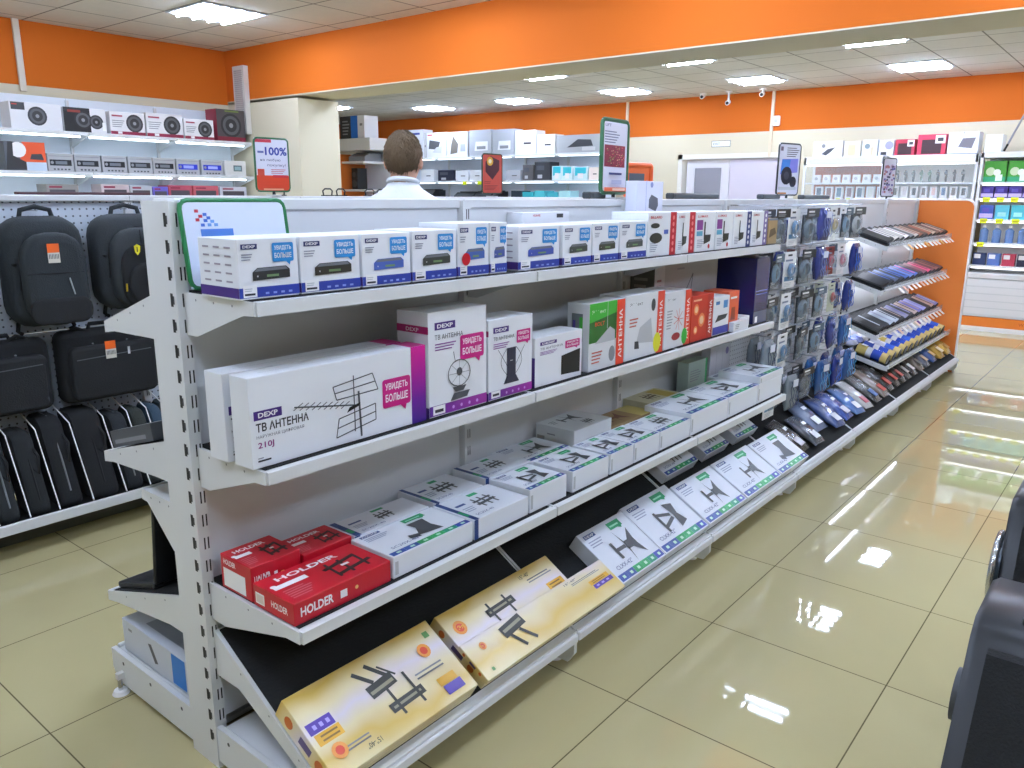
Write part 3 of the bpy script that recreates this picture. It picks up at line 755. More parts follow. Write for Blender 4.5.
# large pale carton behind
mb = MB(); mb.cbox(0, 0, 0, .62, .12, .33, M('#a3a5a6', .5)); f = front(mb); k = M('#4a4d50', .4)
P = [(.25, .1), (.3, .2), (.36, .27), (.33, .12), (.38, .17), (.43, .13), (.42, .05)]
for i in range(len(P) - 1): f.line(*P[i], *P[i + 1], .006, k)
f.rect(0, 0, .09, .33, M('#b9bbbd', .5)); f.scribble(.02, .05, .05, .22, 9, M('#8a5a5e', .4)); f.scribble(.2, .29, .1, .02, 1, GREY)
s = leftf(mb, .12); s.rect(0, 0, .12, .33, M('#6f6a60', .5)); s.scribble(.02, .1, .08, .18, 6, M('#a09a8c', .4))
tag(mb.build('cable_carton', None, (3.06, 1.70, S2)), 'large pale grey carton with a cable picture standing behind the antenna cartons', 'box')

for o in C.objects:
    if o.get('category') == 'box' and o.location.y < 1.7 and o.location.z > .9: o.location.y += .022; o.location.x *= 1.012 if o.location.x < 2 else 1.017
# ------------------------------------------------------------------ third shelf: mount cartons lying flat
DK = M('#4a4d50', .45)
def shape_x(f, cx, cy, s, m=DK, ang=0):
    c, q = cos(ang), sin(ang); R_ = lambda p: (cx + (p[0] * c - p[1] * q) * s, cy + (p[0] * q + p[1] * c) * s)
    f.poly([R_(p) for p in ((-.08, -.5), (.02, -.12), (.18, -.12), (.5, -.42), (.42, -.1), (.42, .1), (.5, .42), (.18, .12), (.02, .12), (-.08, .5), (-.02, .1), (-.02, -.1))], m)
    f.poly([R_(p) for p in ((-.5, -.25), (-.4, -.25), (-.4, .25), (-.5, .25))], m)
    f.poly([R_(p) for p in ((-.42, -.05), (-.05, -.05), (-.05, .05), (-.42, .05))], m)
def shape_plate(f, cx, cy, s, m=DK):
    f.poly([(cx - .3 * s, cy - .3 * s), (cx + .5 * s, cy - .42 * s), (cx + .42 * s, cy), (cx + .5 * s, cy + .42 * s), (cx - .1 * s, cy + .42 * s), (cx - .05 * s, cy + .1 * s)], m)
    f.poly([(cx - .6 * s, cy - .3 * s), (cx - .3 * s, cy - .4 * s), (cx - .25 * s, cy - .2 * s), (cx - .55 * s, cy - .12 * s)], m)
def shape_arm(f, cx, cy, s, m=DK):
    f.poly([(cx - .5 * s, cy - .35 * s), (cx - .4 * s, cy - .35 * s), (cx - .4 * s, cy + .3 * s), (cx - .5 * s, cy + .3 * s)], m)
    f.line(cx - .42 * s, cy - .2 * s, cx + .1 * s, cy - .05 * s, .1 * s, m); f.line(cx - .42 * s, cy + .2 * s, cx + .1 * s, cy + .05 * s, .1 * s, m)
    f.poly([(cx + .1 * s, cy - .4 * s), (cx + .5 * s, cy - .3 * s), (cx + .38 * s, cy), (cx + .5 * s, cy + .3 * s), (cx + .1 * s, cy + .4 * s), (cx + .2 * s, cy)], m)
def shape_bars(f, cx, cy, s, m=DK):
    f.line(cx - .45 * s, cy - .1 * s, cx + .45 * s, cy - .02 * s, .14 * s, m)
    f.line(cx - .45 * s, cy + .12 * s, cx + .45 * s, cy + .2 * s, .1 * s, m)
    for x in (-.3, 0, .3): f.line(cx + x * s, cy - .35 * s, cx + x * s, cy + .4 * s, .08 * s, m)
SHAPES = {'x': shape_x, 'plate': shape_plate, 'arm': shape_arm, 'bars': shape_bars}
STR = [M('#2d4f9c', .4), M('#35549a', .4), M('#1f9a55', .4), M('#25a35a', .4), M('#1f8f6a', .4), M('#2c3f9c', .4)]
def mount(W, D, H, shp='x', txt='SC20X-40"', vert=False, stripe=True, base=None):
    """white mount carton lying flat, top print readable from the front"""
    mb = MB(); b = base or M('#e4e8ee', .42); mb.cbox(0, 0, 0, W, D, H, b); f = top(mb, W, D, H)
    if stripe:
        n = 6
        for i in range(n): f.rect(W * (.02 + .96 * i / n), D * .02, W * .96 / n, D * .12, STR[i]); f.rect(W * (.02 + .96 * (i + .4) / n), D * .055, W * .05, D * .05, M('#bfe6cc', .4))
    f.rect(W * .06, D * .86, W * .22, D * .07, M('#2c4a86', .4)); f.text('DEXP', W * .08, D * .875, D * .04, PAPER, width=W * .18, bold=.02)
    f.scribble(W * .06, D * .68, W * .3, D * .14, 3, M('#9aa2b8', .5))
    f.rect(W * .55, D * .8, W * .26, D * .13, GREEN); f.rect(W * .58, D * .84, W * .18, D * .03, M('#9fe0bf', .4)); f.poly([(W * .7, D * .8), (W * .78, D * .8), (W * .76, D * .76)], GREEN)
    SHAPES[shp](f, W * .56, D * .47, min(W, D) * .62)
    f.text(txt, W * .1, D * .2, D * .07, M('#4a5686', .5), width=W * .34)
    g = front(mb); g.rect(W * .02, H * .15, .012, H * .6, LGREY)
    return mb
def vmount(W, D, H, shp):
    """the same kind of print turned a quarter, read from the left end"""
    mb = MB(); mb.cbox(0, 0, 0, W, D, H, M('#e1e5ec', .42)); f = top(mb, W, D, H)
    f.rect(W * .02, 0, W * .07, D, M('#24427e', .4)); f.rect(W * .03, D * .2, W * .05, D * .25, GREEN)
    f.rect(W * .5, D * .8, W * .16, D * .1, GREEN); SHAPES[shp](f, W * .55, D * .48, min(W, D) * .55)
    f.rect(W * .14, D * .6, W * .16, D * .07, M('#2c4a86', .4)); f.scribble(W * .14, D * .3, W * .2, D * .2, 3, M('#9aa2b8', .5))
    f.text('SC20X-40', W * .14, D * .1, D * .07, M('#4a5686', .5), width=W * .3)
    g = front(mb); g.rect(0, 0, W * .07, H, M('#24427e', .4))
    return mb
G3 = 'white mount cartons lying on the third shelf'
def put(mb, x, y, z, label, grp=G3, name='mount_box', rot=None, cat='box'):
    x = x * 1.01
    y = 1.445 if y < 1.43 else max(y, 1.62) if y < 1.63 else y
    return tag(mb.build(name, None, (x, y, z), rot), label, cat, grp)
# red cartons
def redbox(W, D, H, big=True):
    mb = MB(); mb.cbox(0, 0, 0, W, D, H, RED); f = top(mb, W, D, H); g = front(mb); s = leftf(mb, D)
    f.text('HOLDER', W * .14, D * .74, D * .13, PAPER, width=W * .62, bold=.03); f.rect(W * .04, D * .52, W * .32, D * .12, PAPER); f.circ(W * .06, D * .64, D * .05, PAPER)
    d = M('#2e2626', .45)
    f.line(W * .5, D * .5, W * .86, D * .62, D * .08, d); f.line(W * .56, D * .24, W * .92, D * .34, D * .08, d)
    for u in (.55, .68, .84): f.line(W * u, D * .16, W * (u + .02), D * .66, D * .05, d)
    f.scribble(W * .06, D * .12, W * .26, D * .32, 5, M('#d8707a', .5)); f.rect(W * .66, D * .42, W * .08, D * .06, PAPER)
    g.text('HOLDER', W * .06, H * .3, H * .42, PAPER, width=W * .32, bold=.03); g.rect(W * .45, H * .3, W * .07, H * .35, PAPER); g.circ(W * .62, H * .5, H * .09, M('#e8c070', .5))
    s.rect(D * .06, H * .18, D * .22, H * .5, PAPER) if big else s.rect(D * .08, H * .08, D * .72, H * .55, PAPER)
    s.text('HOLDER', D * (.45 if big else .1), H * (.35 if big else .74), H * (.3 if big else .16), PAPER, width=D * .4, bold=.02)
    if big: s.rect(D * .08, H * .24, D * .18, H * .38, M('#d8c8c0', .5))
    return mb
GR = 'red cartons at the near end of the third shelf'
put(redbox(.30, .165, .058), .972, 1.408, S3, 'long red HOLDER carton lying at the front left corner of the third shelf', GR)
put(redbox(.145, .135, .092, False), .975, 1.60, S3, 'thick red HOLDER carton standing behind the long red one at the shelf end', GR)
put(redbox(.16, .12, .07, False), 1.128, 1.60, S3, 'flat red carton tucked behind the thick red one against the back', GR)
put(mount(.31, .17, .062, 'plate', 'SC20X-40"'), 1.278, 1.405, S3, 'white mount carton with a broad grey plate, right beside the red cartons')
put(vmount(.29, .12, .06, 'bars'), 1.3, 1.625, S3, 'thin white mount carton behind the one with the broad grey plate')
put(vmount(.255, .17, .062, 'bars'), 1.592, 1.40, S3, 'white mount carton with twin bar brackets and navy end stripe at the front')
put(vmount(.22, .17, .062, 'bars'), 1.61, 1.615, S3, 'white mount carton with bar bracket lying behind the twin bar carton')
put(mount(.2, .165, .078, 'arm'), 1.852, 1.4, S3, 'white mount carton with small folded arm at the first shelf joint')
put(vmount(.24, .15, .078, 'bars'), 1.84, 1.605, S3, 'white mount carton behind the first shelf joint, bar bracket print')
mb = MB(); mb.cbox(0, 0, 0, .17, .06, .04, M('#8fae3a', .4)); put(mb, 1.64, 1.752 if 0 else 1.79 - .032, S3 + .063, 'narrow lime green pack lying at the back of the third shelf', None, 'small_box') if 0 else None
put(mount(.225, .17, .075, 'arm'), 2.085, 1.4, S3, 'white mount carton right of the first shelf joint with grey folding arm')
put(mount(.26, .17, .075, 'x'), 2.06, 1.61, S3, 'white mount carton with dark star bracket behind the folding arm carton')
put(mount(.16, .17, .077, 'arm', base=M('#dfe3e9', .42)), 2.32, 1.4, S3, 'narrow white mount carton in front of the big square carton')
mb = MB(); W, D, H = .26, .18, .125; mb.cbox(0, 0, 0, W, D, H, M('#d5d8d9', .5)); f = top(mb, W, D, H); shape_x(f, W * .5, D * .68, .1); shape_bars(f, W * .6, D * .25, .06); f.scribble(W * .08, D * .6, W * .15, D * .2, 3, GREY)
s = leftf(mb, D); s.rect(D * .03, H * .2, D * .2, H * .45, M('#9a9c9c', .5)); shape_arm(s, D * .75, H * .35, .05, BLACK); s.scribble(D * .3, H * .7, D * .3, H * .1, 1, GREY); g = front(mb); g.scribble(W * .3, H * .35, W * .5, H * .3, 4, LGREY)
put(mb, 2.34, 1.612, S3, 'big thick square carton with black arm print, highest on the third shelf', None)
put(mount(.19, .17, .078, 'arm'), 2.485, 1.4, S3, 'white mount carton in the middle of the third shelf with green and blue stripe')
put(mount(.255, .165, .078, 'bars'), 2.68, 1.4, S3, 'low white mount carton just before the wide stack of cartons')
mb = mount(.36, .225, .095, 'x', "SC20X-55"); put(mb, 2.94, 1.4, S3, 'wide white mount carton with spread grey bracket and green stripe')
put(mount(.33, .225, .095, 'arm'), 3.305, 1.4, S3, 'wide white mount carton with long grey arm, second from the shelf end')
put(mount(.3, .27, .095, 'bars'), 3.64, 1.4, S3, 'wide white mount carton with short dark bracket at the far shelf end')
put(mount(.3, .22, .035, 'x'), 3.655, 1.42, S3 + .0957, 'thin white mount carton lying topmost at the far end of the third shelf', None)
YP = ramp_mat('yellow_print', [(0, '#efeae0'), (.3, '#ecdca6'), (.55, '#ddbb5c'), (.78, '#ebdcae'), (1, '#e9dfe6')], 'Y', 4.6, 0.05, .3, .55)
KR = M('#a58a62', .55)
mb = MB(); W, D, H = .36, .14, .07; mb.cbox(0, 0, 0, W, D, H, KR); f = top(mb, W, D, H); shape_x(f, W * .4, D * .5, .12, M('#7a4a3a', .5)); f.rect(W * .7, 0, W * .3, D, M('#c9b86a', .4))
put(mb, 2.62, 1.64, S3, 'brown kraft mount carton lying at the back of the third shelf', None)
mb = MB(); W, D, H = .28, .15, .09; mb.cbox(0, 0, 0, W, D, H, M('#cfc9a8', .5)); f = front(mb); f.rect(0, .01, W, H * .6, M('#d8c04a', .4)); f = top(mb, W, D, H); shape_bars(f, W * .4, D * .5, .1, M('#6a5a3a', .5)); f.rect(W * .6, D * .1, W * .3, D * .8, M('#b9a23a', .4))
put(mb, 3.0, 1.665, S3, 'yellow and white carton lying behind the wide mount cartons', None)
mb = MB(); W, D, H = .2, .06, .2; mb.cbox(0, 0, 0, W, D, H, M('#9fb0a4', .5)); f = front(mb); f.rect(W * .9, 0, W * .1, H, M('#3a9a5a', .4)); f.scribble(W * .1, H * .5, W * .6, H * .3, 5, GREY)
put(mb, 3.42, 1.71, S3, 'grey-green carton standing upright behind the far mount cartons', None)
mb = MB(); W, D, H = .24, .05, .24; mb.cbox(0, 0, 0, W, D, H, M('#c8c9d2', .5)); f = front(mb); f.circ(W * .55, H * .25, W * .14, DGREY, ry=H * .06); f.rect(W * .47, H * .25, W * .12, H * .16, DGREY); f.line(W * .3, H * .3, W * .3, H * .9, .002, GREY); f.line(W * .6, H * .4, W * .6, H * .9, .002, GREY); f.circ(W * .82, H * .84, W * .08, M('#7a72a8', .4))
put(mb, 3.66, 1.715, S3, 'white carton with a black suction foot antenna standing at the far end behind', None)

# ------------------------------------------------------------------ sloped bottom shelf
SL = atan2(.41 - .135, 1.80 - 1.335)
def slope_pt(y, off=0): return .135 + (y - 1.335) * math.tan(SL) + .006 + off
def on_slope(mb, x, yfront, label, grp, off=0.0, name='mount_box', rz=0):
    """front lower edge touches the sloped mat at y=yfront"""
    nn = Vector((0, -sin(SL), cos(SL)))
    loc = Vector((x, yfront, slope_pt(yfront))) + nn * (off + .001)
    return tag(mb.build(name, None, loc, (SL, 0, 0)), label, 'box', grp)
def yellow(W, D, H, flip=False, mounts=True):
    mb = MB(); mb.cbox(0, 0, 0, W, D, H, YP)
    for k in range(2): g = front(mb); g.rect(0, H * (.33 + .33 * k), W, .0008, GREY)
    T_ = Matrix.Identity(4)
    f = top(mb, W, D, H) if not flip else Face(mb, (W, D, H), (-1, 0, 0), (0, -1, 0))
    f.rect(W * .83, D * .36, W * .15, D * .13, M('#4a2a9c', .35)); f.rect(W * .82, D * .5, W * .15, D * .13, M('#e0a81e', .35))
    for q in range(3): f.rect(W * (.85 + .04 * q), D * .4, W * .02, D * .05, M('#b8a8e8', .35))
    f.rect(W * .84, D * .53, W * .1, D * .02, M('#7a5a10', .4)); f.rect(W * .84, D * .58, W * .1, D * .02, M('#7a5a10', .4))
    f.rect(W * .72, D * .76, W * .22, D * .018, M('#8a8c90', .5)); f.rect(W * .72, D * .8, W * .2, D * .018, M('#6a6c70', .5)); f.text('15"-40"', W * .68, D * .86, D * .06, TXT, width=W * .09)
    if not flip: f.circ(W * .09, D * .72, D * .1, M('#e8973a', .35)); f.circ(W * .09, D * .72, D * .06, M('#d8431e', .35)); f.text('Эл', W * .075, D * .69, D * .06, M('#f5e04a', .4))
    f.rect(W * .05, D * .12, D * .08, D * .08, M('#6aa05a', .4))
    if mounts == 'low':
        k = M('#34342e', .45); cx, cy = W * .28, D * .6
        f.line(cx - W * .07, cy + D * .1, cx + W * .07, cy + D * .2, D * .3, k); f.line(cx - W * .06, cy + D * .12, cx + W * .06, cy + D * .2, D * .08, M('#9a9478', .4)); f.line(cx - W * .04, cy, cx + W * .0, cy - D * .42, D * .09, k); f.line(cx + W * .02, cy, cx + W * .07, cy - D * .4, D * .09, k)
    elif mounts:
        k = M('#34342e', .45)
        cx, cy = W * .42, D * .68
        f.line(cx - W * .12, cy, cx + W * .12, cy + D * .02, D * .11, k); f.line(cx - W * .1, cy, cx + W * .1, cy + D * .02, D * .03, M('#9a9478', .4))
        for q in (-.07, .07): f.line(cx + W * q, cy - D * .28, cx + W * (q - .01), cy + D * .14, D * .035, k)
        cx, cy = W * .5, D * .34
        f.line(cx - W * .09, cy + D * .05, cx + W * .09, cy + D * .09, D * .15, k); f.line(cx - W * .08, cy + D * .07, cx + W * .08, cy + D * .1, D * .04, M('#9a9478', .4))
        f.line(cx - W * .06, cy, cx + W * .02, cy - D * .22, D * .05, k); f.line(cx + W * .03, cy, cx + W * .11, cy - D * .2, D * .05, k); f.line(cx - W * .11, cy + .01, cx - W * .04, cy - D * .14, D * .025, k)
    if flip:
        g = top(mb, W, D, H); g.l = .0025; g.rect(W * .8, D * .08, W * .13, D * .12, M('#4a2a9c', .35)); g.rect(W * .79, D * .21, W * .13, D * .1, M('#e0a81e', .35)); g.rect(W * .7, D * .42, W * .2, D * .02, M('#6a6c70', .5)); g.rect(W * .7, D * .47, W * .2, D * .02, M('#8a8c90', .5)); g.circ(W * .85, D * .68, D * .09, M('#e8973a', .35)); g.circ(W * .85, D * .68, D * .05, M('#d8431e', .35)); g.circ(W * .1, D * .24, D * .09, M('#e8973a', .35)); g.circ(W * .1, D * .24, D * .05, M('#d8431e', .35))
    s = leftf(mb, D); s.circ(D * .2, H * .5, H * .28, M('#c8641e', .4)); s.circ(D * .75, H * .5, H * .28, M('#c8641e', .4)); s.rect(D * .4, H * .3, D * .2, H * .4, M('#5a4a7a', .4))
    return mb
GY = 'yellow mount cartons on the sloped bottom shelf'
on_slope(yellow(.495, .24, .062, True), .98, 1.345, 'yellow mount carton lying upside down at the near end of the sloped shelf', GY)
on_slope(yellow(.55, .24, .045), 1.52, 1.345, 'yellow mount carton with two black brackets, behind the front yellow one', GY)
on_slope(yellow(.735, .13, .02, False, 'low'), 1.505, 1.336, 'narrow yellow mount carton lying over the front edge of the yellow pair', GY, off=.0475)
def gmount(W, D, H, shp, txt):
    mb = mount(W, D, H, shp, txt, base=M('#e2e7f0', .4))
    return mb
GM = 'white mount cartons on the sloped bottom shelf'
H_ = .062
for (a, W, yf, D, shp, lb, off) in ((2.245, .31, 1.345, .24, 'x', 'white mount carton with pointed four-arm bracket, right of the yellow cartons', 0),
        (2.56, .36, 1.345, .25, 'arm', 'white mount carton with double swing arm print on the sloped shelf', 0),
        (2.935, .375, 1.345, .225, 'x', 'white mount carton with open cross bracket, middle of the sloped row', 0),
        (3.325, .40, 1.345, .225, 'x', 'white mount carton with blue-grey cross bracket, one before last on the slope', 0),
        (3.74, .37, 1.345, .22, 'plate', 'white mount carton with short dark bracket at the far end of the sloped row', 0)):
    on_slope(gmount(W, D, H_, shp, 'CLXX-42"'), a, yf, lb, GM)
for (a, W, lb) in ((3.0, .30, 'shaded white mount carton high on the slope under the third shelf, nearest'), (3.39, .25, 'shaded white mount carton high on the slope, middle of three'), (3.74, .26, 'shaded white mount carton high on the slope, farthest of three')):
    on_slope(mount(W, .17, .05, 'bars'), a, 1.585, lb, GM, off=.004)
# ------------------------------------------------------------------ hanging packs on the pegboard bays
FILM = M('#a8b6c4', .12, alpha=.3)
FILMB = M('#2f55c8', .15, alpha=.75)
def pillow(mb, w, h, t, m, nz=7, nx=8, seed=0, flat=False):
    """soft pouch; upright: x centred, hangs from z=0 down, bulges to -y; flat: lies on z=0"""
    r = random.Random(seed); rings = []
    for i in range(nz + 1):
        v = i / nz; b = (sin(pi * min(1, max(0, v))) ** .5) * (t / 2) + .0015; ww = w * (.94 + .06 * sin(pi * v)) * (1 + r.uniform(-.02, .02))
        ring = []
        for k in range(nx * 2):
            u = k / nx if k < nx else (2 * nx - k) / nx
            sgn = 1 if k < nx else -1
            x = (u - .5) * ww; prof = (max(0, 1 - (2 * u - 1) ** 2)) ** .5
            y = sgn * b * prof * (1 + r.uniform(-.16, .16)) + (.0008 * sgn)
            if flat: ring.append((x, v * h, t / 2 + .001 + y * (1 if sgn > 0 else .95)))
            else: ring.append((x, -t / 2 - y, -v * h))
        rings.append(ring)
    mb.rings(rings, m)
def coil(mb, cx, cz, rx, rz, y, m, turns=4, r=.0028):
    for k in range(turns):
        mb.tube([(cx + (rx - k * .003) * cos(2 * pi * i / 18), y - k * .003, cz + (rz - k * .004) * sin(2 * pi * i / 18)) for i in range(18)], r, m, 5, closed=True)
def pack(kind, W, H, c1, c2, seed=0):
    t = thing('cable_pack', 'x', 'cable pack'); W *= 1.22; H *= .84
    if kind == 'coil':
        mb = MB(); pillow(mb, W, H * .78, .03, FILM, seed=seed); o = mb.build('pouch', t); o.location = (0, 0, -H * .2)
        mb = MB(); mb.cbox(-W * .44, -.004, -H * .97, W * .44, -.0015, -H * .2, M('#1d2024', .5)); mb.build('backing_card', t)
        mb = MB(); coil(mb, 0, -H * .56, W * .34, H * .26, -.012, M(c2, .4), 5); mb.cyl((-.004, -.014, -H * .36), (-.004, -.014, -H * .78), .004, M(c2, .4), 6); mb.build('cable', t)
        mb = MB(); mb.cbox(-W / 2, -.034, -H * .24, W / 2, -.031, 0, M(c1, .45)); f = Face(mb, (-W / 2, -.034, -H * .24), (1, 0, 0), (0, 0, 1))
        f.rect(W * .1, H * .13, W * .5, H * .05, PAPER if c1 < '#8' else M('#2c3a78', .4)); f.scribble(W * .1, H * .03, W * .7, H * .07, 2, LGREY); f.rect(W * .4, H * .21, W * .2, H * .015, BLACK)
        mb.build('header_card', t)
        mb = MB(); mb.box(-W * .3, -.004, -H * .95, W * .35, -.002, -H * .8, M('#e6e6e2', .5)); mb.build('price_label', t)
    elif kind == 'card':
        mb = MB(); mb.cbox(-W / 2, -.006, -H, W / 2, -.002, 0, M(c1, .4)); f = Face(mb, (-W / 2, -.006, -H), (1, 0, 0), (0, 0, 1))
        f.rect(W * .3, H * .88, W * .35, H * .05, BLACK); f.scribble(W * .12, H * .04, W * .7, H * .12, 3, LGREY); f.rect(W * .12, H * .74, W * .6, H * .05, M('#7a8296', .5)); f.rect(W * .1, H * .2, W * .8, H * .12, M(c2, .4)) if seed % 2 else None
        mb.build('backing_card', t)
        mb = MB(); pillow(mb, W * .72, H * .45, .035, FILM, seed=seed); o = mb.build('blister', t); o.location = (0, -.006, -H * .3)
        mb = MB(); coil(mb, 0, -H * .5, W * .26, H * .17, -.016, M(c2, .4), 4); mb.build('cable', t)
    else:
        mb = MB(); pillow(mb, W, H, .05, M(c1, .18, noise=.8, coat=.5), seed=seed, nx=10, nz=9); mb.build('pouch', t)
        mb = MB()
        for k in range(4):
            x = (-.36 + .22 * k) * W; mb.tube([(x + .01 * sin(i * 1.7 + k), -.052 - .004 * (i % 2), -H * (.15 + .09 * i)) for i in range(9)], .002, M(c2, .25), 5)
        mb.build('cable', t)
        mb = MB(); mb.box(-W * .32, -.06, -H * .3, W * .12, -.058, -H * .1, M('#d8dcec', .4)); mb.build('price_label', t)
    return t
PK = {
 'white': pack('card', .12, .235, '#e8e9ea', '#5f8fb8', 1), 'black': pack('coil', .15, .235, '#23262a', '#6f808e', 2), 'blue': pack('bag', .12, .22, '#38448c', '#8c98c8', 3),
 'red': pack('card', .1, .2, '#7e2026', '#c02a30', 5), 'yellow': pack('card', .125, .235, '#e9ebe8', '#d8b868', 4), 'teal': pack('coil', .12, .22, '#3c5468', '#7fa0b4', 6),
 'ring': pack('coil', .17, .235, '#26292c', '#d6d8d6', 7), 'deepblue': pack('bag', .13, .235, '#1c3184', '#3a6fd0', 8), 'cyan': pack('bag', .14, .24, '#245a9c', '#58a8dc', 9),
 'dark': pack('coil', .13, .22, '#2b2a26', '#5a5c5a', 10), 'grey': pack('bag', .11, .235, '#8e9aa2', '#3c4a6a', 11), 'orange': pack('card', .1, .21, '#c7ccb8', '#c8502a', 12), 'pink': pack('card', .11, .22, '#ece6e8', '#c86878', 14)}
used = set()
CN = {'white': 'white blue-blister card', 'black': 'black pouch of grey cable', 'blue': 'blue wrapped pouch', 'red': 'dark red card pack', 'yellow': 'white card with a yellow cable ring', 'teal': 'grey-teal header pouch',
      'ring': 'black pouch with white cable ring', 'deepblue': 'deep blue cable bunch', 'cyan': 'bright blue glossy pouch', 'dark': 'dark pouch of coiled black cable', 'grey': 'silver grey long pouch', 'orange': 'pale card with orange cable', 'pink': 'white card with a pink cable ring'}
rows = [(1.475, 'top', ['dark', 'white', 'black', 'blue', 'yellow', 'teal', 'ring']),
        (1.247, 'second', ['teal', 'white', 'black', 'blue', 'red', 'pink', 'deepblue']),
        (1.019, 'third', ['dark', 'white', 'black', 'teal', 'orange', 'deepblue']),
        (.795, 'fourth', ['grey', 'white', 'dark', 'teal', 'blue', 'cyan']),
        (.575, 'lowest', ['white', 'grey', 'dark', 'cyan', 'deepblue', 'cyan'])]
STEEL = M('#b8bcc2', .3, metal=.8)
def place_pack(k, loc, rz, label):
    if k not in used: used.add(k); o = PK[k]; o.location = loc; o.rotation_euler = (0, 0, rz); o['label'] = label
    else: o = copy_thing(PK[k], loc, (0, 0, rz), label)
    o['group'] = 'cable packs hanging on the pegboard'
    return o
for ri, (z, rn, cols) in enumerate(rows):
    n = len(cols); x0 = 4.13 if ri < 2 else 4.08; x1 = 5.44 if ri < 2 else 5.36
    for ci, k in enumerate(cols):
        x = x0 + (x1 - x0) * ci / (n - 1)
        zz = z + rnd.uniform(-.003, .003)
        mb = MB(); mb.cyl((x - GX, -.042, zz + .016), (x - GX, -.3, zz + .016), .003, STEEL, 6); mb.cyl((x - GX, -.3, zz + .012), (x - GX, -.31, zz + .022), .003, STEEL, 6); mb.build('peg_hook', GOND)
        yo = -.05 if ri == 4 else 0
        place_pack(k, (x, 1.595 + yo, zz), rnd.uniform(-.1, .1), '%s, %s in the %s pegboard row' % (CN[k], ORD[ci], rn))
        k2 = cols[(ci + 2) % n] if ri < 2 else k
        place_pack(k2, (x + .045, 1.69 + yo * 1.2, zz - .004), rnd.uniform(-.08, .08), '%s behind the %s pack of the %s row' % (CN[k2], ORD[ci], rn))
for k in PK:
    if k not in used: bpy.data.objects.remove(PK[k])

# ------------------------------------------------------------------ phone cases on the sloped shelves
def case(W, Ln, c, trim, big=False):
    t = thing('phone_case', 'x', 'phone case')
    mb = MB(); mb.cbox(-W / 2, 0, 0, W / 2, Ln, .016, BLACK, .004); mb.build('case_back', t)
    mb = MB(); mb.cbox(-W / 2 + .006, .01, .0165, W / 2 - .004, Ln - .04, .022, M(c, .35), .003)
    f = Face(mb, (-W / 2, 0, .022), (1, 0, 0), (0, 1, 0)); f.rect(W * .75, .03, W * .1, Ln * .7, M(trim, .35)); mb.build('cover', t)
    mb = MB(); mb.prism([(-W * .25, Ln), (W * .25, Ln), (W * .18, Ln + .022), (-W * .18, Ln + .022)], 'Z', .004, .008, BLACK); mb.build('hang_tab', t)
    return t
def slope_place(mb_or_thing, x, yf, zf, sl, roll, yaw=0, off=.0):
    Mx = Matrix.Rotation(sl, 4, 'X') @ Matrix.Rotation(yaw, 4, 'Z') @ Matrix.Rotation(roll, 4, 'Y')
    nn = Vector((0, -sin(sl), cos(sl)))
    o = mb_or_thing; o.location = Vector((x, yf, zf)) + nn * off; o.rotation_euler = Mx.to_euler()
CASES = [(1.30, 1.20, 1.52, 'top', ['#1a1a1a', '#c9c4bb', '#a39f98', '#e6e6e6', '#6d7378', '#bdb5aa', '#8a4426', '#3b2a22', '#a04d2a', '#b7a893', '#6b4636', '#8e5a48', '#2a2522'], 'phone cases on the top sloped shelf'),
         (.985, .89, 1.52, 'second', ['#17191c', '#22262c', '#55607a', '#1a1c22', '#3c63b0', '#6d8fd0', '#4a68b8', '#2b2a30', '#8a5560', '#e0507c', '#7a4a48', '#8f6058', '#5a3a36'], 'phone cases on the second sloped shelf'),
         (.68, .57, 1.52, 'third', ['#16181b', '#20262c', '#a8b2be', '#c0c8d0', '#1b1d20', '#8f8fa8', '#26262c', '#b8a090', '#6a66b0', '#9c9cd0', '#1c1c22', '#b09080', '#7478b8'], 'phone cases on the third sloped shelf')]
WN = {'#e0507c': 'pink', '#3c63b0': 'blue', '#6d8fd0': 'light blue', '#e6e6e6': 'white', '#a04d2a': 'chestnut', '#8a4426': 'brown'}
for zb, zf, yf, nm, cols, grp in CASES:
    sl = atan2(zb - zf, 1.82 - yf)
    for i, c in enumerate(cols):
        o = case(.13, .235, c, cols[(i + 3) % 13])
        x = 6.08 + i * .144
        slope_place(o, x, yf + .012, zf + .0045, sl, radians(-14), off=.0225)
        cn = WN.get(c, 'dark' if int(c[1:3], 16) < 0x60 else 'pale' if int(c[1:3], 16) > 0xa0 else 'muted')
        o['label'] = '%s phone case, %s from the left on the %s sloped shelf' % (cn, ORD[i], nm); o['group'] = grp
# plug hanging under the second shelf, looped cable behind the third
mb = MB(); mb.tube([(6.02 + .07 * cos(a), 1.775, .71 + .09 * sin(a)) for a in [pi * i / 10 for i in range(11)]], .006, BLACK, 6)
tag(mb.build('cable_loop', None), 'black cable loop arching above the back of the third sloped case shelf', 'cable')
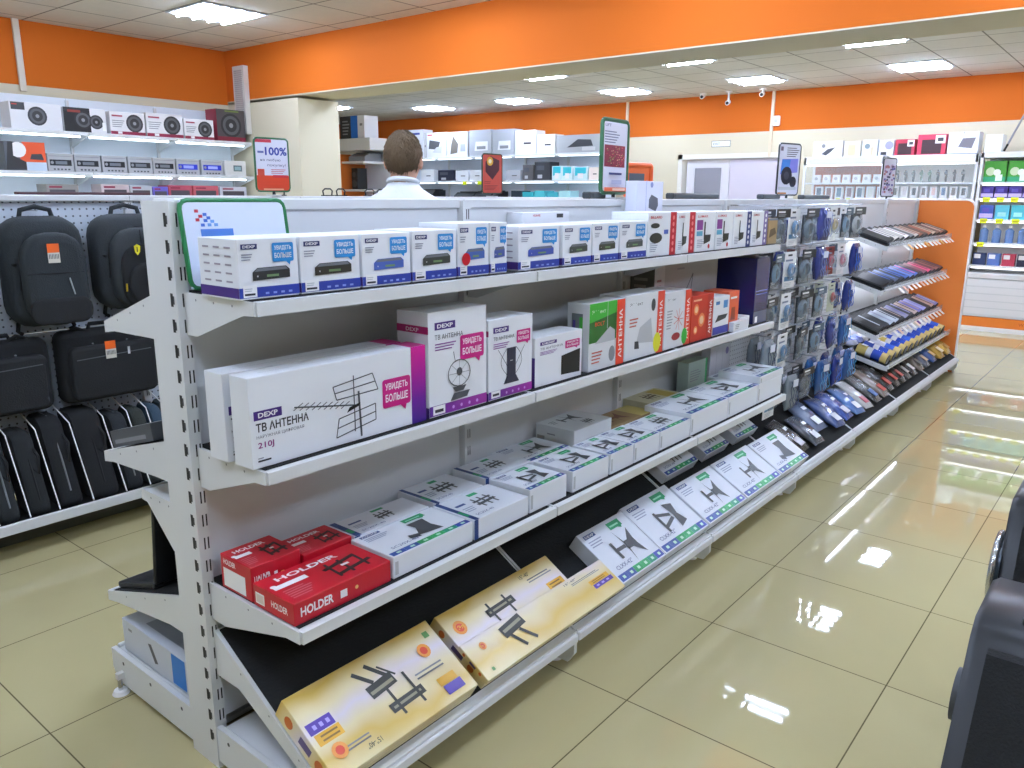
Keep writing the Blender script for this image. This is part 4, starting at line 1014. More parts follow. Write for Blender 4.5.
# banded screen-wipe tubes on the fourth shelf
sl4 = atan2(.47 - .36, 1.82 - 1.43)
tubes = ['#c9b26a', '#3c55b0', '#d8dae6', '#e0c86a', '#3c58c0', '#cfd4ee', '#8fa0d8', '#e4dccb', '#c8ccd8', '#e0d8c0', '#8a62a8', '#d0d4e0']
for i, c in enumerate(tubes):
    t = thing('banded_tube', 'x', 'tube')
    mb = MB(); L_ = .22; r = .038
    seg = [(0, .045, '#d9bf7a'), (.045, .11, '#2e4fb8' if i % 3 != 2 else '#3f66cc'), (.11, .15, '#e2e4ea'), (.15, L_, c)]
    for a, b, cc in seg: mb.cyl((0, a, r), (0, b, r), r, M(cc, .25, coat=.4), 14)
    mb.build('tube_body', t)
    mb = MB(); mb.cyl((0, -.006, r), (0, 0, r), r * .9, M('#4a4440', .4), 14); mb.build('end_cap', t)
    mb = MB(); mb.box(-.02, .16, 2 * r + .0002, .02, .2, 2 * r + .001, PAPER); mb.build('price_label', t)
    slope_place(t, 6.03 + i * .16, 1.455, .364, sl4, 0, rnd.uniform(-.04, .04), .0075)
    t['label'] = 'banded blue, white and yellow tube, %s from the left on the fourth sloped shelf' % ORD[i]; t['group'] = 'banded tubes on the fourth shelf'
for i in range(11):
    o = thing('film_pack', 'x', 'film pack'); cc = ['#cdd3ea', '#8f9fdc', '#dcd8cc'][i % 3]
    mb = MB(); pillow(mb, .135, .1, .06, M(cc, .16, noise=.9, coat=.6), seed=i, flat=True); mb.build('pouch', o)
    mb = MB(); mb.cbox(-.04, .02, .06, .03, .06, .064, M('#4a5cb8', .3)); mb.build('label_card', o)
    slope_place(o, 6.1 + i * .16, 1.7, .36 + .245 * math.tan(sl4), sl4, 0, rnd.uniform(-.2, .2), .02)
    o['label'] = 'crumpled pale blue film pack, %s from the left behind the banded tubes' % ORD[i]; o['group'] = 'film packs behind the banded tubes'; o.name = 'film_pack'
# ------------------------------------------------------------------ pouches lying on the far part of the bottom slope
def lie(x, y, W, Ln, t_, c, label, yaw=0, seed=0, film=True, grp='pouches on the far part of the bottom slope', stripe=None, name='accessory_pouch'):
    o = thing(name, label, 'pouch', group=grp)
    mb = MB(); pillow(mb, W, Ln, t_, M(c, .16, noise=.9, coat=.6), seed=seed, flat=True, nz=8, nx=8); mb.build('pouch', o)
    mb = MB(); z = t_ * .98
    mb.cbox(-W * .22, Ln * .12, z, W * .16, Ln * .36, z + .004, M(stripe or '#d9dde6', .3)); mb.build('label_card', o)
    mb = MB(); mb.cbox(-W * .05, Ln * .6, z - .002, W * .2, Ln * .7, z + .003, M('#e8eaf0', .3)); mb.build('price_label', o)
    slope_place(o, x, y, slope_pt(y) + .003, SL, 0, yaw, .002)
P_ = [(4.22, 1.38, .18, .24, .045, '#34322f', '#8a8684', 'black-grey glossy pouch at the near end of the far slope'), (4.42, 1.37, .17, .22, .05, '#3f4650', '#c9ccd2', 'grey crumpled pouch, second on the far slope'),
      (4.6, 1.42, .2, .25, .05, '#6f7f9c', '#e4e8f0', 'silver-blue crumpled pouch, third on the far slope'), (4.82, 1.38, .18, .25, .055, '#4a62a0', '#e0e6f4', 'blue and silver crumpled pouch in the middle of the slope'),
      (5.02, 1.39, .18, .24, .055, '#3a5ab0', '#d6def0', 'bright blue crumpled pouch, fifth on the far slope'), (5.22, 1.38, .18, .24, .05, '#5a86c8', '#f0f2f6', 'light blue pouch lying before the white roll'),
      (5.42, 1.38, .16, .26, .04, '#d8d8d6', '#b8384a', 'white paper pouch with a red mark on the slope'), (5.62, 1.38, .17, .28, .05, '#2a2c2c', '#2f5f9c', 'black pouch with a blue label on the slope'),
      (5.82, 1.38, .17, .28, .05, '#7a6a5c', '#b8342a', 'brown pouch with a red label below the case shelves'), (5.98, 1.39, .15, .3, .06, '#2b2826', '#c83c28', 'first black pack with white edge below the case shelves'),
      (6.14, 1.39, .13, .3, .065, '#2e2a28', '#c44030', 'second black pack with red mark below the case shelves'), (6.3, 1.39, .13, .3, .065, '#34302c', '#b83a2c', 'third black pack with red mark below the case shelves'),
      (6.46, 1.39, .14, .3, .065, '#3a3634', '#a8a49c', 'fourth black pack with pale card below the case shelves'), (6.64, 1.39, .15, .28, .06, '#26282c', '#dcdcd8', 'black pack with a white card, left of the brown ones'),
      (6.84, 1.39, .15, .28, .07, '#6e6256', '#2a2a2a', 'brown bulky pouch toward the orange end panel'), (7.04, 1.39, .16, .28, .07, '#5c5f6c', '#a08060', 'slate grey pouch toward the orange end panel'),
      (7.26, 1.39, .17, .26, .08, '#3f5f98', '#c8a860', 'dark blue pouch close to the orange end panel'), (7.5, 1.38, .19, .27, .085, '#c89f3c', '#e8d8a0', 'mustard yellow pouch, second from the orange end panel'), (7.76, 1.38, .2, .27, .08, '#d0a040', '#b8863a', 'mustard yellow pouch touching the orange end panel')]
for i, (x, y, W, Ln, t_, c, st, lb) in enumerate(P_): lie(x, y, W, Ln, t_, c, lb, rnd.uniform(-.12, .12) if i < 7 else 0, 60 + i, stripe=st)
lie(5.25, 1.66 - .0, .2, .1, .035, '#cfd6d0', 'white and green flat pack high on the far slope', 0, 90, stripe='#1f7a5a')
lie(5.6, 1.655, .2, .1, .035, '#33302e', 'dark flat pack high on the far slope beside the green one', 0, 91, stripe='#6a6a66')
# ------------------------------------------------------------------ back side of the gondola: laptop and carton
LAP = M('#17181b', .45)
sl = atan2(.46 - .31, 2.42 - 1.93)
t = thing('open_laptop', 'black open laptop on the low sloped shelf at the gondola end', 'laptop', (1.0, 2.405, .3195), 0); t.rotation_euler = (0, 0, 0)
mb = MB()
Rm = Matrix.Rotation(-sl, 4, 'X'); mb.T = Rm
mb.cbox(0, -.25, 0, .36, 0, .02, LAP, .004)
f = Face(mb, (0, -.25, .02), (1, 0, 0), (0, 1, 0))
for r_ in range(5):
    for c_ in range(14): f.rect(.02 + c_ * .0232, .055 + r_ * .022, .019, .018, M('#0b0b0c', .4))
f.rect(.13, .19, .1, .05, M('#222326', .3)); mb.build('keyboard_base', t)
mb = MB(); mb.T = Rm @ Matrix.Translation((0, -.25, .018)) @ Matrix.Rotation(radians(24), 4, 'X')
mb.cbox(0, -.012, 0, .36, 0, .25, LAP, .004); f = Face(mb, (.36, 0, 0), (-1, 0, 0), (0, 0, 1)); f.rect(.012, .015, .336, .215, M('#050607', .12)); mb.build('screen', t)
mb = MB(); mb.T = Rm; mb.cyl((.03, -.253, .018), (.33, -.253, .018), .008, LAP, 10); mb.build('hinge', t)
mb = MB(); W, D, H = .34, .385, .11
mb.cbox(0, 0, 0, W, D, H, M('#c8cdd6', .4)); f = leftf(mb, D); f.rect(D * .78, H * .08, D * .2, H * .88, M('#1f7ad0', .4)); f.poly([(D * .42, H * .75), (D * .47, H * .78), (D * .56, H * .3), (D * .51, H * .25)], M('#4a4d52', .4)); f.rect(D * .1, H * .72, D * .06, H * .08, GREY)
tp = top(mb, W, D, H); tp.rect(.03, .06, W * .8, D * .6, M('#8e959e', .4)); tp.poly([(.1, .1), (.2, .06), (.26, .2), (.14, .22)], M('#3a3d42', .4)); tp.rect(W * .2, D * .84, W * .3, .012, M('#3f6fd0', .4))
tag(mb.build('device_box', None, (.985, 1.99, .1235)), 'pale grey carton with a blue corner on the base shelf under the laptop', 'box')
# tablet slab on the second back shelf, dark edge visible
slb = atan2(.905 - .79, 2.33 - 1.93)
mb = MB(); mb.cbox(0, 0, 0, .3, .26, .05, M('#4b4e52', .35)); f = leftf(mb, .26); f.rect(.02, .01, .2, .012, GREY)
o = mb.build('display_unit', None, (.995, 2.325, .797 + .05 * 0), None); o.rotation_euler = (-slb, 0, 0)
o.location = (.995, 2.068 + 0, .873)
tag(o, 'flat dark grey device lying on the sloped shelf behind the upright', 'device')
mb = MB(); mb.cyl((.0, 0, 0), (.0, 0, .018), .02, BLACK, 14); mb.tube([(0, 0, .018), (.0, .01, .03), (.02, .02, .035)], .005, BLACK, 6)
tag(mb.build('cable_stub', None, (1.03, 2.0, .7265)), 'small black cable plug on the narrow white shelf behind the upright', 'cable')

# ------------------------------------------------------------------ bag gondola
BX, BYF, BYB = -.1, 3.61, 4.0
t = thing('bag_gondola', 'white pegboard gondola hung with black bags on the left', 'shelving', (BX, BYB, 0)); BG = t
PEG2 = dots_mat('pegboard_bags', '#c9d2dc', '#4a5058', .032, .0045)
for i in range(8):
    mb = MB(); mb.box(i - .02, -.04, 0, i + .02, .06, ZT, SHELF)
    f = Face(mb, (i, -.04, 0), (1, 0, 0), (0, 0, 1))
    for k in range(23): f.rect(-.006, .08 + k * .0625, .004, .03, BLACK); f.rect(.003, .08 + k * .0625, .004, .03, BLACK)
    mb.build('upright', t)
for i in range(7):
    for z0, z1 in ((.17, .9), (.904, ZT - .03)):
        mb = MB(); mb.cbox(i + .022, -.02, z0, i + .978, .0, z1, PEG2, .002); mb.build('back_panel', t)
    mb = MB(); mb.cbox(i, -.05, ZT - .028, i + 1, .06, ZT, SHELF, .004); mb.build('top_cap', t)
    mb = MB(); mb.cbox(i + .003, BYF - BYB + .014, .12, i + .997, -.04, .14, SHELF); s_ = mb.build('base_shelf', t)
    mb = MB(); mb.cbox(i + .003, BYF - BYB, .118, i + .997, BYF - BYB + .013, .165, SHELF, .003); mb.build('price_rail', s_)
    mb = MB(); mb.box(i + .003, -.2, 0, i + .997, -.19, .118, M('#5c5c50', .6)); mb.build('kick_panel', t)
    mb = MB(); mb.box(i + .01, BYF - BYB + .016, .1403, i + .99, -.042, .1425, MATBLK); mb.build('rubber_mat', s_)
for i in range(8):
    mb = MB(); mb.box(i - .01, BYF - BYB + .02, 0, i + .01, -.04, .117, SHELF); mb.build('base_bracket', t)
# white divider wires leaning over the bottom bags
for x in (.95, 1.06, 1.18, 1.30, 1.445, 1.595, 1.71, 1.805, 1.895, 1.99, 2.085, 2.185):
    mb = MB(); mb.tube([(x - BX, -.022, .56), (x - BX, -.2, .5), (x - BX, -.372, .166)], .003, PAPER, 6); mb.build('divider_wire', t)
def rrect3(w, h, r, n=4):
    pts = []
    for cx, cz, a in ((w / 2 - r, -h / 2 + r, -90), (w / 2 - r, h / 2 - r, 0), (-w / 2 + r, h / 2 - r, 90), (-w / 2 + r, -h / 2 + r, 180)):
        for k in range(n + 1):
            q = radians(a + 90 * k / n); pts.append((cx + r * cos(q), cz + r * sin(q)))
    return pts
def soft(mb, w, h, d, r, m, y0=0, edge=.02, x=0, z=0, taper=0.0):
    """soft rounded block, back at y0, front at y0-d, centred x,z"""
    rings = []
    for yy, k in ((0, edge), (-.15 * d, edge * .25), (-.5 * d, 0), (-.82 * d, edge * .3), (-.95 * d, edge * .9), (-d, edge * 2.2)):
        kk = k; rings.append([(x + px, y0 + yy, z + pz) for px, pz in rrect3(w - 2 * kk, h - 2 * kk, max(.012, r - kk))])
    mb.rings(rings, m)
TAGO = M('#e8631c', .4)
def price(parent, x, y, z, s=1.0, tilt=0):
    mb = MB(); mb.box(x - .022 * s, y - .002, z - .065 * s, x + .022 * s, y, z - .025 * s, M('#d8d2c6', .5)); mb.box(x - .022 * s, y - .002, z - .025 * s, x + .022 * s, y, z + .01 * s, TAGO)
    f = Face(mb, (x - .022 * s, y - .002, z - .065 * s), (1, 0, 0), (0, 0, 1))
    for q in range(7): f.rect(.004 * s + q * .0055 * s, .016 * s, .0025 * s, .018 * s, TXT)
    mb.build('price_tag', parent)
FAB = M('#23272a', .85, noise=.5); FAB2 = M('#191b1d', .85, noise=.5); FAB3 = M('#2e3438', .85, noise=.4); SEAM = M('#0e0f10', .8)
def backpack(x, z0, z1, w, d, fab, label, style):
    h = z1 - z0; t = thing('backpack', label, 'backpack', (x, BYB - .045, z0))
    mb = MB(); soft(mb, w, h, d * .72, .10, fab, 0, .03, 0, h / 2); mb.build('main_body', t)
    mb = MB(); soft(mb, w * .8, h * .84, d * .35, .11, fab, -d * .66, .02, .01, h * .44); mb.build('front_panel', t)
    if style == 0:
        mb = MB(); soft(mb, w * .78, h * .24, d * .1, .05, FAB2, -d * .97, .008, .01, h * .16); mb.build('bottom_pocket', t)
        mb = MB(); mb.cyl((.07, -d * 1.02, h * .3), (.055, -d * 1.02, h * .45), .003, M('#aeb4b8', .3), 6); mb.build('reflective_strip', t)
        price(t, .0, -d * 1.02, h * .74, 1.1)
    else:
        for q in range(2):
            mb = MB(); soft(mb, w * (.7 - .12 * q), h * (.66 - .22 * q), d * .14, .09, FAB2, -d * (.97 + .1 * q), .012, .02, h * (.36 - .07 * q)); mb.build('front_pocket', t)
        y = -d * 1.22
        mb = MB(); f = Face(mb, (-.06, y, 0), (1, 0, 0), (0, 0, 1)); f.poly([(.005, h * .68), (.02, h * .7), (.035, h * .68), (.032, h * .62), (.02, h * .585), (.008, h * .62)], M('#d8c81e', .4)); f.rect(.017, h * .62, .005, h * .05, BLACK); mb.build('shield_badge', t)
        mb = MB(); mb.tube([(.0, y - .004, h * .45), (.005, y - .006, h * .35), (.02, y - .006, h * .2)], [.004, .008, .01], M('#8e1c22', .5), 6); mb.build('zip_puller', t)
        mb = MB(); mb.cyl((-.1, y + .01, h * .3), (-.102, y + .01, h * .22), .004, M('#c8a82a', .3, metal=.6), 6); mb.build('zip_puller', t)
        mb = MB(); mb.box(.03, y - .006, h * .62, .09, y - .002, h * .78, M('#2a2722', .5)); f = Face(mb, (.03, y - .006, h * .62), (1, 0, 0), (0, 0, 1)); f.o.y -= .0; f.o.z = h * .62; f.rect(.006, h * .03, .05, h * .02, M('#d8b81e', .4)); f.rect(.0, -h * .04, .06, h * .05, PAPER); mb.build('brand_tag', t)
    mb = MB(); mb.tube([(-.07, -d * .3, h - .02), (-.06, -d * .3, h + .025), (0, -d * .3, h + .04), (.06, -d * .3, h + .025), (.07, -d * .3, h - .02)], .011, fab, 8); mb.build('carry_handle', t)
    for sx in (-1, 1):
        mb = MB(); mb.tube([(sx * w * .43, -d * .1, h * .62), (sx * w * .47, -d * .45, h * .6), (sx * w * .4, -d * .72, h * .58)], .007, SEAM, 6); mb.build('side_strap', t)
    mb = MB(); mb.tube([(0, -d * 1.0, h * .84), (0, -d * 1.02, h * .7)] if style else [(-w * .34, -d * .99, h * .5), (0, -d * 1.03, h * .5), (w * .36, -d * .99, h * .5)], .0025, SEAM, 5); mb.build('seam', t)
    mb = MB()
    zz = [(q / 10) for q in range(11)]
    mb.tube([(-w * .4 * cos(pi * u) * 1.0 + .01, -d * .7, h * .35 + h * .52 * sin(pi * u)) for u in zz], .004, SEAM, 5); mb.build('zipper', t)
    for sx in (-1, 1):
        mb = MB(); mb.tube([(sx * w * .3, -.01, h * .1), (sx * w * .36, -.03, -.02), (sx * w * .3, -.02, -.035)], .009, SEAM, 6); mb.build('shoulder_strap', t)
    mb = MB(); mb.cyl((x - BX, -.021, z0 + h + .023), (x - BX, -.045 - d * .45, z0 + h + .023), .003, STEEL, 6); mb.build('peg_hook', BG)
backpack(1.45, .945, 1.43, .335, .20, M('#262c2f', .85, noise=.5), 'dark grey-green backpack with orange price tag, hanging left on the pegboard', 0)
backpack(1.845, .985, 1.435, .36, .19, M('#2f3437', .85, noise=.5), 'black sporty backpack with a yellow shield badge hanging beside the gondola end', 1)
backpack(1.02, 1.0, 1.42, .30, .2, M('#5f666b', .85, noise=.5), 'grey backpack cut off by the left edge of the picture', 0)
def brief(x, z0, z1, w, d, label, tagit):
    h = z1 - z0; t = thing('laptop_bag', label, 'bag', (x, BYB - .06, z0))
    mb = MB(); soft(mb, w, h, d * .7, .045, FAB2, 0, .015, 0, h / 2); mb.build('main_body', t)
    mb = MB(); soft(mb, w * .86, h * .74, d * .36, .03, FAB2, -d * .66, .008, 0, h * .42); mb.build('front_pocket', t)
    mb = MB(); f = Face(mb, (0, -d * 1.03, 0), (1, 0, 0), (0, 0, 1)); f.line(-w * .38, h * .62, w * .38, h * .66, .004, M('#5c6266', .3)); mb.build('zipper', t)
    mb = MB(); mb.tube([(-.08, -d * .4, h - .01), (-.07, -d * .4, h + .02), (.07, -d * .4, h + .02), (.08, -d * .4, h - .01)], .01, FAB2, 8); mb.build('carry_handle', t)
    mb = MB(); mb.tube([(-w * .42, -d * .3, h - .02), (-w * .3, -d * .5, h + .01), (-w * .05, -d * .6, h - .05), (.1, -d * .5, h + .015), (w * .42, -d * .3, h - .02)], .009, SEAM, 6); mb.build('shoulder_strap', t)
    if tagit: price(t, -.02, -d * 1.04, h * .8, 1.1); mb = MB(); mb.box(.06, -d * 1.06, h * .62, .07, -d * 1.03, h * .72, M('#c2c6ca', .3)); mb.box(.1, -d * 1.06, h * .86, .115, -d * 1.03, h * .95, M('#c2c6ca', .3)); mb.build('zip_puller', t)
    for sx in (-1, 1):
        mb = MB(); mb.cyl((sx * .08, -d * .7, h * .8), (sx * .08, -d * .72, h * .8), .006, CHROME, 8); mb.build('rivet', t)
brief(1.69, .565, .91, .46, .13, 'black laptop bag with an orange price tag below the sporty backpack', True)
brief(1.2, .565, .90, .45, .13, 'black laptop bag without visible tag below the dark backpack, at the left edge', False)
# sleeves standing edge-on
SLV = [(1.0, .07, '#2b3032', 'grey-black sleeve'), (1.12, .07, '#272b2c', 'black padded sleeve'), (1.24, .08, '#1d2021', 'black strapped bag'), (1.37, .09, '#16181a', 'tall black bag'), (1.52, .12, '#191a1b', 'bulkiest black bag'), (1.66, .07, '#23272a', 'black thin sleeve'),
       (1.76, .06, '#3a3f3c', 'sleeve with brown piping'), (1.85, .05, '#42586a', 'blue-grey sleeve'), (1.94, .07, '#3c4648', 'dark teal-grey sleeve'), (2.04, .05, '#5c6a6c', 'light grey sleeve'), (2.13, .08, '#4a1c44', 'purple patterned sleeve'), (2.25, .08, '#241a22', 'dark purple bag')]
for i, (x, th, c, nm) in enumerate(SLV):
    h = .40 if i in (4, 3) else .36
    t = thing('laptop_sleeve', '%s standing edge-on in the bottom bay, %s from the left' % (nm, ORD[i]), 'sleeve', (x, BYF + .02, .1435), 0, 'bags standing in the bottom bay of the bag gondola')
    fb = M(c, .9, noise=.5)
    SH = Matrix.Identity(4); SH[1][2] = .42
    mb = MB(); mb.T = SH @ Matrix.Rotation(pi / 2, 4, 'Z')
    soft(mb, .18, h, th * 1.05, .05, fb, th * .52, .012, .1, h / 2); mb.build('sleeve_body', t)
    mb = MB(); mb.T = SH; mb.tube([(0, .012, h * .2), (0, .01, h * .5), (0, .016, h * .85), (0, .05, h * .99), (0, .14, h * .995)], .004, M('#6a6e70', .5) if i % 2 else SEAM, 6); mb.build('zipper', t)
    if i < 6:
        mb = MB(); mb.T = SH; mb.tube([(th * .3, .03, h * .85), (th * .45, .0, h * .7), (th * .3, .01, h * .5), (0, .02, h * .6)], .007, SEAM, 6); mb.build('strap', t)
    if i == 10: mb = MB(); mb.T = SH; mb.cbox(-.03, -.004, h * .68, .02, .0, h * .8, PAPER, .002); mb.build('price_tag', t); mb = MB(); mb.cbox(-.036, .02, h * .72, -.032, .12, h * .9, M('#9a3aa0', .6)); mb.build('patch', t)
# metal bars lying on the top cap: key fobs and phone stands
for i, x in enumerate((2.78, 3.12, 3.22, 3.45, 3.55)):
    t = thing('display_stand', 'small black loop stand on top of the bag gondola, %s from the left' % ORD[i], 'stand', (x, 3.98, ZT + .001), rnd.uniform(-.4, .4), 'small black stands on the bag gondola top')
    mb = MB(); mb.cbox(-.035, -.02, 0, .035, .02, .006, BLACK, .002); mb.build('base', t)
    mb = MB(); mb.tube([(-.026, 0, .006), (-.03, .0, .03), (-.015, .004, .042), (.02, .004, .042), (.03, 0, .03), (.026, 0, .006)], .0045, BLACK, 6); mb.build('loop', t)
mb = MB(); mb.cbox(-.3, -.02, 0, .3, .03, .012, M('#4a2a30', .5), .003); tag(mb.build('tool_bar', None, (1.72, 3.99, ZT + .001)), 'dark red flat bar lying on the bag gondola top above the backpacks', 'bar')

# ------------------------------------------------------------------ stereo wall shelves
t = thing('wall_shelving', 'white lit wall shelving with car stereos and speakers under the orange band', 'shelving', (2.55, 8.05, 0)); WSH = t
LIT = M('#e9f2fa', .5)
for i in range(3):
    mb = MB(); mb.cbox(i * .83, .0, .5, i * .83 + .825, .03, 2.37, LIT, .003); mb.build('back_panel', t)
for i in range(4):
    mb = MB(); mb.box(i * .83 - .012, -.025, .02, i * .83 + .012, .0, 2.35, SHELF); mb.build('upright', t)
for z in (2.055, 1.71, 1.37, 1.0, .6, .15):
    for i in range(3):
        mb = MB(); mb.cbox(i * .83, -.4, z - .03, i * .83 + .826, -.0, z, SHELF, .003); s_ = mb.build('shelf', t)
        mb = MB(); mb.cyl((i * .83 + .04, -.3, z - .037), (i * .83 + .79, -.3, z - .037), .007, M('#dff0ff', .5, emit=7.0), 8); mb.build('light_strip', s_)
    for i in range(4):
        mb = MB(); mb.prism([(-.025, z - .03), (-.38, z - .03), (-.02, z - .13)], 'X', i * .83 - .004, i * .83 + .004, SHELF); mb.build('bracket', t)
def wbox(x0, x1, z, h, base, label, draw, d=.2, y=7.67, grp=None, name='speaker_box', cat='box', left=None):
    W = x1 - x0; mb = MB(); mb.cbox(0, 0, 0, W, d, h, M(base, .4)); draw(front(mb), W, h)
    if left: leftf(mb, d).rect(0, 0, d, h, M(left, .4))
    return tag(mb.build(name, None, (x0, y, z + .001)), label, cat, grp)
def spk(f, x, y, r, dark='#303236'):
    f.circ(x, y, r, M(dark, .4), n=20); f.circ(x, y, r * .8, M('#55585c', .4), n=20); f.circ(x, y, r * .55, M('#2a2b2e', .4), n=16); f.circ(x, y, r * .2, M('#8a8d90', .3))
def d1(f, W, h): spk(f, W * .52, h * .5, h * .36); f.rect(W * .03, h * .7, W * .26, h * .28, M('#3a3c40', .4)); f.rect(W * .05, h * .88, W * .1, h * .04, M('#c84030', .4))
def d2(f, W, h): f.rect(0, 0, W * .62, h, BLACK); spk(f, W * .45, h * .5, h * .38, '#1c1d20'); spk(f, W * .76, h * .45, h * .3); f.rect(W * .1, h * .8, W * .3, h * .1, M('#8a2c20', .4)); f.rect(W * .9, h * .1, W * .08, h * .35, PAPER)
def d3(f, W, h): spk(f, W * .7, h * .52, h * .4); f.rect(0, 0, W, h * .14, M('#8c2340', .4)); f.scribble(W * .06, h * .3, W * .36, h * .35, 4, GREY); f.rect(W * .06, h * .78, W * .3, h * .07, M('#a03a50', .4)); f.rect(W * .2, h * .03, W * .12, h * .1, PAPER)
def d6(f, W, h): f.rect(0, 0, W, h, M('#4a4648', .4)); spk(f, W * .5, h * .5, h * .38, '#2b2b2e'); f.rect(0, 0, W, h * .14, M('#7c1c30', .4)); f.rect(W * .3, h * .92, W * .5, h * .05, M('#6a7a3c', .4))
GA = 'speaker cartons on the highest wall shelf'
wbox(2.76, 3.17, 2.055, .215, '#dfdfe2', 'wide white carton with one round speaker, leftmost on the highest wall shelf', d1, grp=GA)
wbox(3.185, 3.55, 2.055, .205, '#dcdcde', 'black and white carton with two speakers on the highest wall shelf', d2, grp=GA)
wbox(3.585, 3.91, 2.055, .20, '#e2e2e4', 'white carton with maroon foot and speaker, left one of two alike', d3, grp=GA)
wbox(3.925, 4.29, 2.055, .215, '#e2e2e4', 'larger white carton with maroon foot and round speaker, middle of the shelf', d3, grp=GA)
wbox(4.305, 4.62, 2.055, .19, '#e2e2e4', 'lowest white carton with maroon foot beside the dark red speaker carton', d3, grp=GA)
wbox(4.66, 4.98, 2.055, .31, '#5c5558', 'dark carton with maroon side and big speaker, rightmost on the highest wall shelf', d6, grp=GA, left='#8c2038')
def e0(f, W, h): f.poly([(W * .35, h * .3), (W, h * .2), (W, h), (W * .45, h)], M('#e0562a', .4)); f.poly([(W * .6, h * .4), (W * .95, h * .38), (W * .9, h * .6), (W * .65, h * .58)], DGREY); f.circ(W * .33, h * .72, W * .2, PAPER); f.poly([(0, 0), (W * .1, h), (W * .22, h), (W * .2, h * .5), (W * .5, h * .3), (W * .5, h * .05)], M('#2f3134', .4)); f.rect(W * .5, 0, W * .5, h * .3, M('#c8d8e8', .4))
wbox(2.68, 3.0, 1.71, .235, '#5a6068', 'taller carton printed orange, black and white at the left of the stereo row', e0, name='speaker_box')
def er(scr):
    def d(f, W, h):
        f.rect(W * .08, h * .32, W * .84, h * .34, M(scr, .25)); f.rect(W * .3, h * .4, W * .45, h * .18, M('#6a7078' if scr[1] < '4' and scr != '#2b3cc8' else '#a8b4ff', .3)); f.circ(W * .17, h * .49, h * .09, M('#8a8e94', .3))
        for q in range(5): f.rect(W * (.2 + .14 * q), h * .08, W * .08, h * .08, DGREY)
        f.rect(W * .05, h * .84, W * .9, h * .04, M('#8c9096', .4))
    return d
for i, (a, b, c, lb) in enumerate(((3.01, 3.225, '#2b2e33', 'car stereo carton with a white tilted tag, first of the row'), (3.235, 3.46, '#33363b', 'car stereo carton, second of the row'), (3.475, 3.70, '#2b2e33', 'car stereo carton, third of the row'),
        (3.715, 3.945, '#2f3237', 'car stereo carton, fourth of the row'), (3.955, 4.175, '#2b2e33', 'car stereo carton just before the blue screens'), (4.19, 4.43, '#2b3cc8', 'car stereo carton with glowing blue screen print, left one'),
        (4.455, 4.69, '#2b3cc8', 'car stereo carton with blue screen print, right one'))):
    o = wbox(a, b, 1.71, .15, '#aeb0b4', lb, er(c), grp='car stereo cartons on the lit wall shelf', name='stereo_box')
def e8(f, W, h): f.rect(W * .4, h * .3, W * .4, h * .4, M('#4a5a62', .3)); f.rect(W * .45, h * .38, W * .3, h * .24, M('#8fb0b8', .3))
wbox(4.715, 4.96, 1.71, .15, '#dddddc', 'white carton with a small grey screen at the right end of the stereo row', e8, grp='car stereo cartons on the lit wall shelf', name='stereo_box')
for i, (a, b, c, h, nm) in enumerate(((2.97, 3.24, '#8f8c88', .23, 'grey'), (3.44, 3.70, '#c9b8bc', .235, 'pinkish'), (3.71, 3.92, '#b9bcc4', .23, 'pale grey'), (3.93, 4.08, '#6a62c0', .22, 'violet-blue'), (4.085, 4.33, '#b04a5c', .235, 'dark pink'), (4.345, 4.62, '#c05a66', .235, 'rose'), (4.64, 4.95, '#c4c2cc', .23, 'pale'))):
    wbox(a, b, 1.37, h, c, '%s carton on the third lit wall shelf, %s from the left' % (nm, ORD[i]), lambda f, W, h: (f.rect(W * .1, h * .5, W * .8, h * .3, M('#4a444c', .4)), f.rect(W * .1, h * .86, W * .4, h * .07, M('#8c2340', .4))), grp='cartons on the third lit wall shelf', name='stereo_box')
# ------------------------------------------------------------------ far wall, facing the viewer (local +x = world -Y)
FX = 10.8
def fbox(yl, yr, z, h, base, label, draw=None, d=.25, x=FX, grp=None, name='printer_box', cat='box', back=.02):
    """carton whose left/right edges as seen are at world y=yl>yr"""
    W = yl - yr; mb = MB(); mb.cbox(0, 0, 0, W, d, h, M(base, .4))
    if draw: draw(front(mb), W, h)
    return tag(mb.build(name, None, (x + back, yl, z + .001), (0, 0, -pi / 2)), label, cat, grp)
def runit(name, label, yl, W, loc_x, cat='shelving'):
    return thing(name, label, cat, (loc_x, yl, 0), -pi / 2)
# printer shelving
t = runit('printer_shelving', 'white wall shelving with printer cartons below the far orange wall', 11.6, 4.55, FX)
nb = 5; bw = 4.55 / nb
LITB = M('#e4ecf8', .5)
for i in range(nb):
    mb = MB(); mb.cbox(i * bw + .003, .45, .2, (i + 1) * bw - .003, .48, 2.3, LITB, .003); mb.build('back_panel', t)
    for z in (2.2, 1.78, 1.42, 1.0, .6, .2):
        mb = MB(); mb.cbox(i * bw + .003, 0, z - .03, (i + 1) * bw - .003, .45, z, SHELF, .003); s_ = mb.build('shelf', t)
        if z > 1.3:
            mb = MB(); mb.cyl((i * bw + .05, .1, z - .037), ((i + 1) * bw - .05, .1, z - .037), .007, M('#dff0ff', .5, emit=3.0), 8); mb.build('light_strip', s_)
for i in range(nb + 1):
    mb = MB(); mb.box(i * bw - .015, .42, 0, i * bw + .015, .46, 2.3, SHELF); mb.build('upright', t)
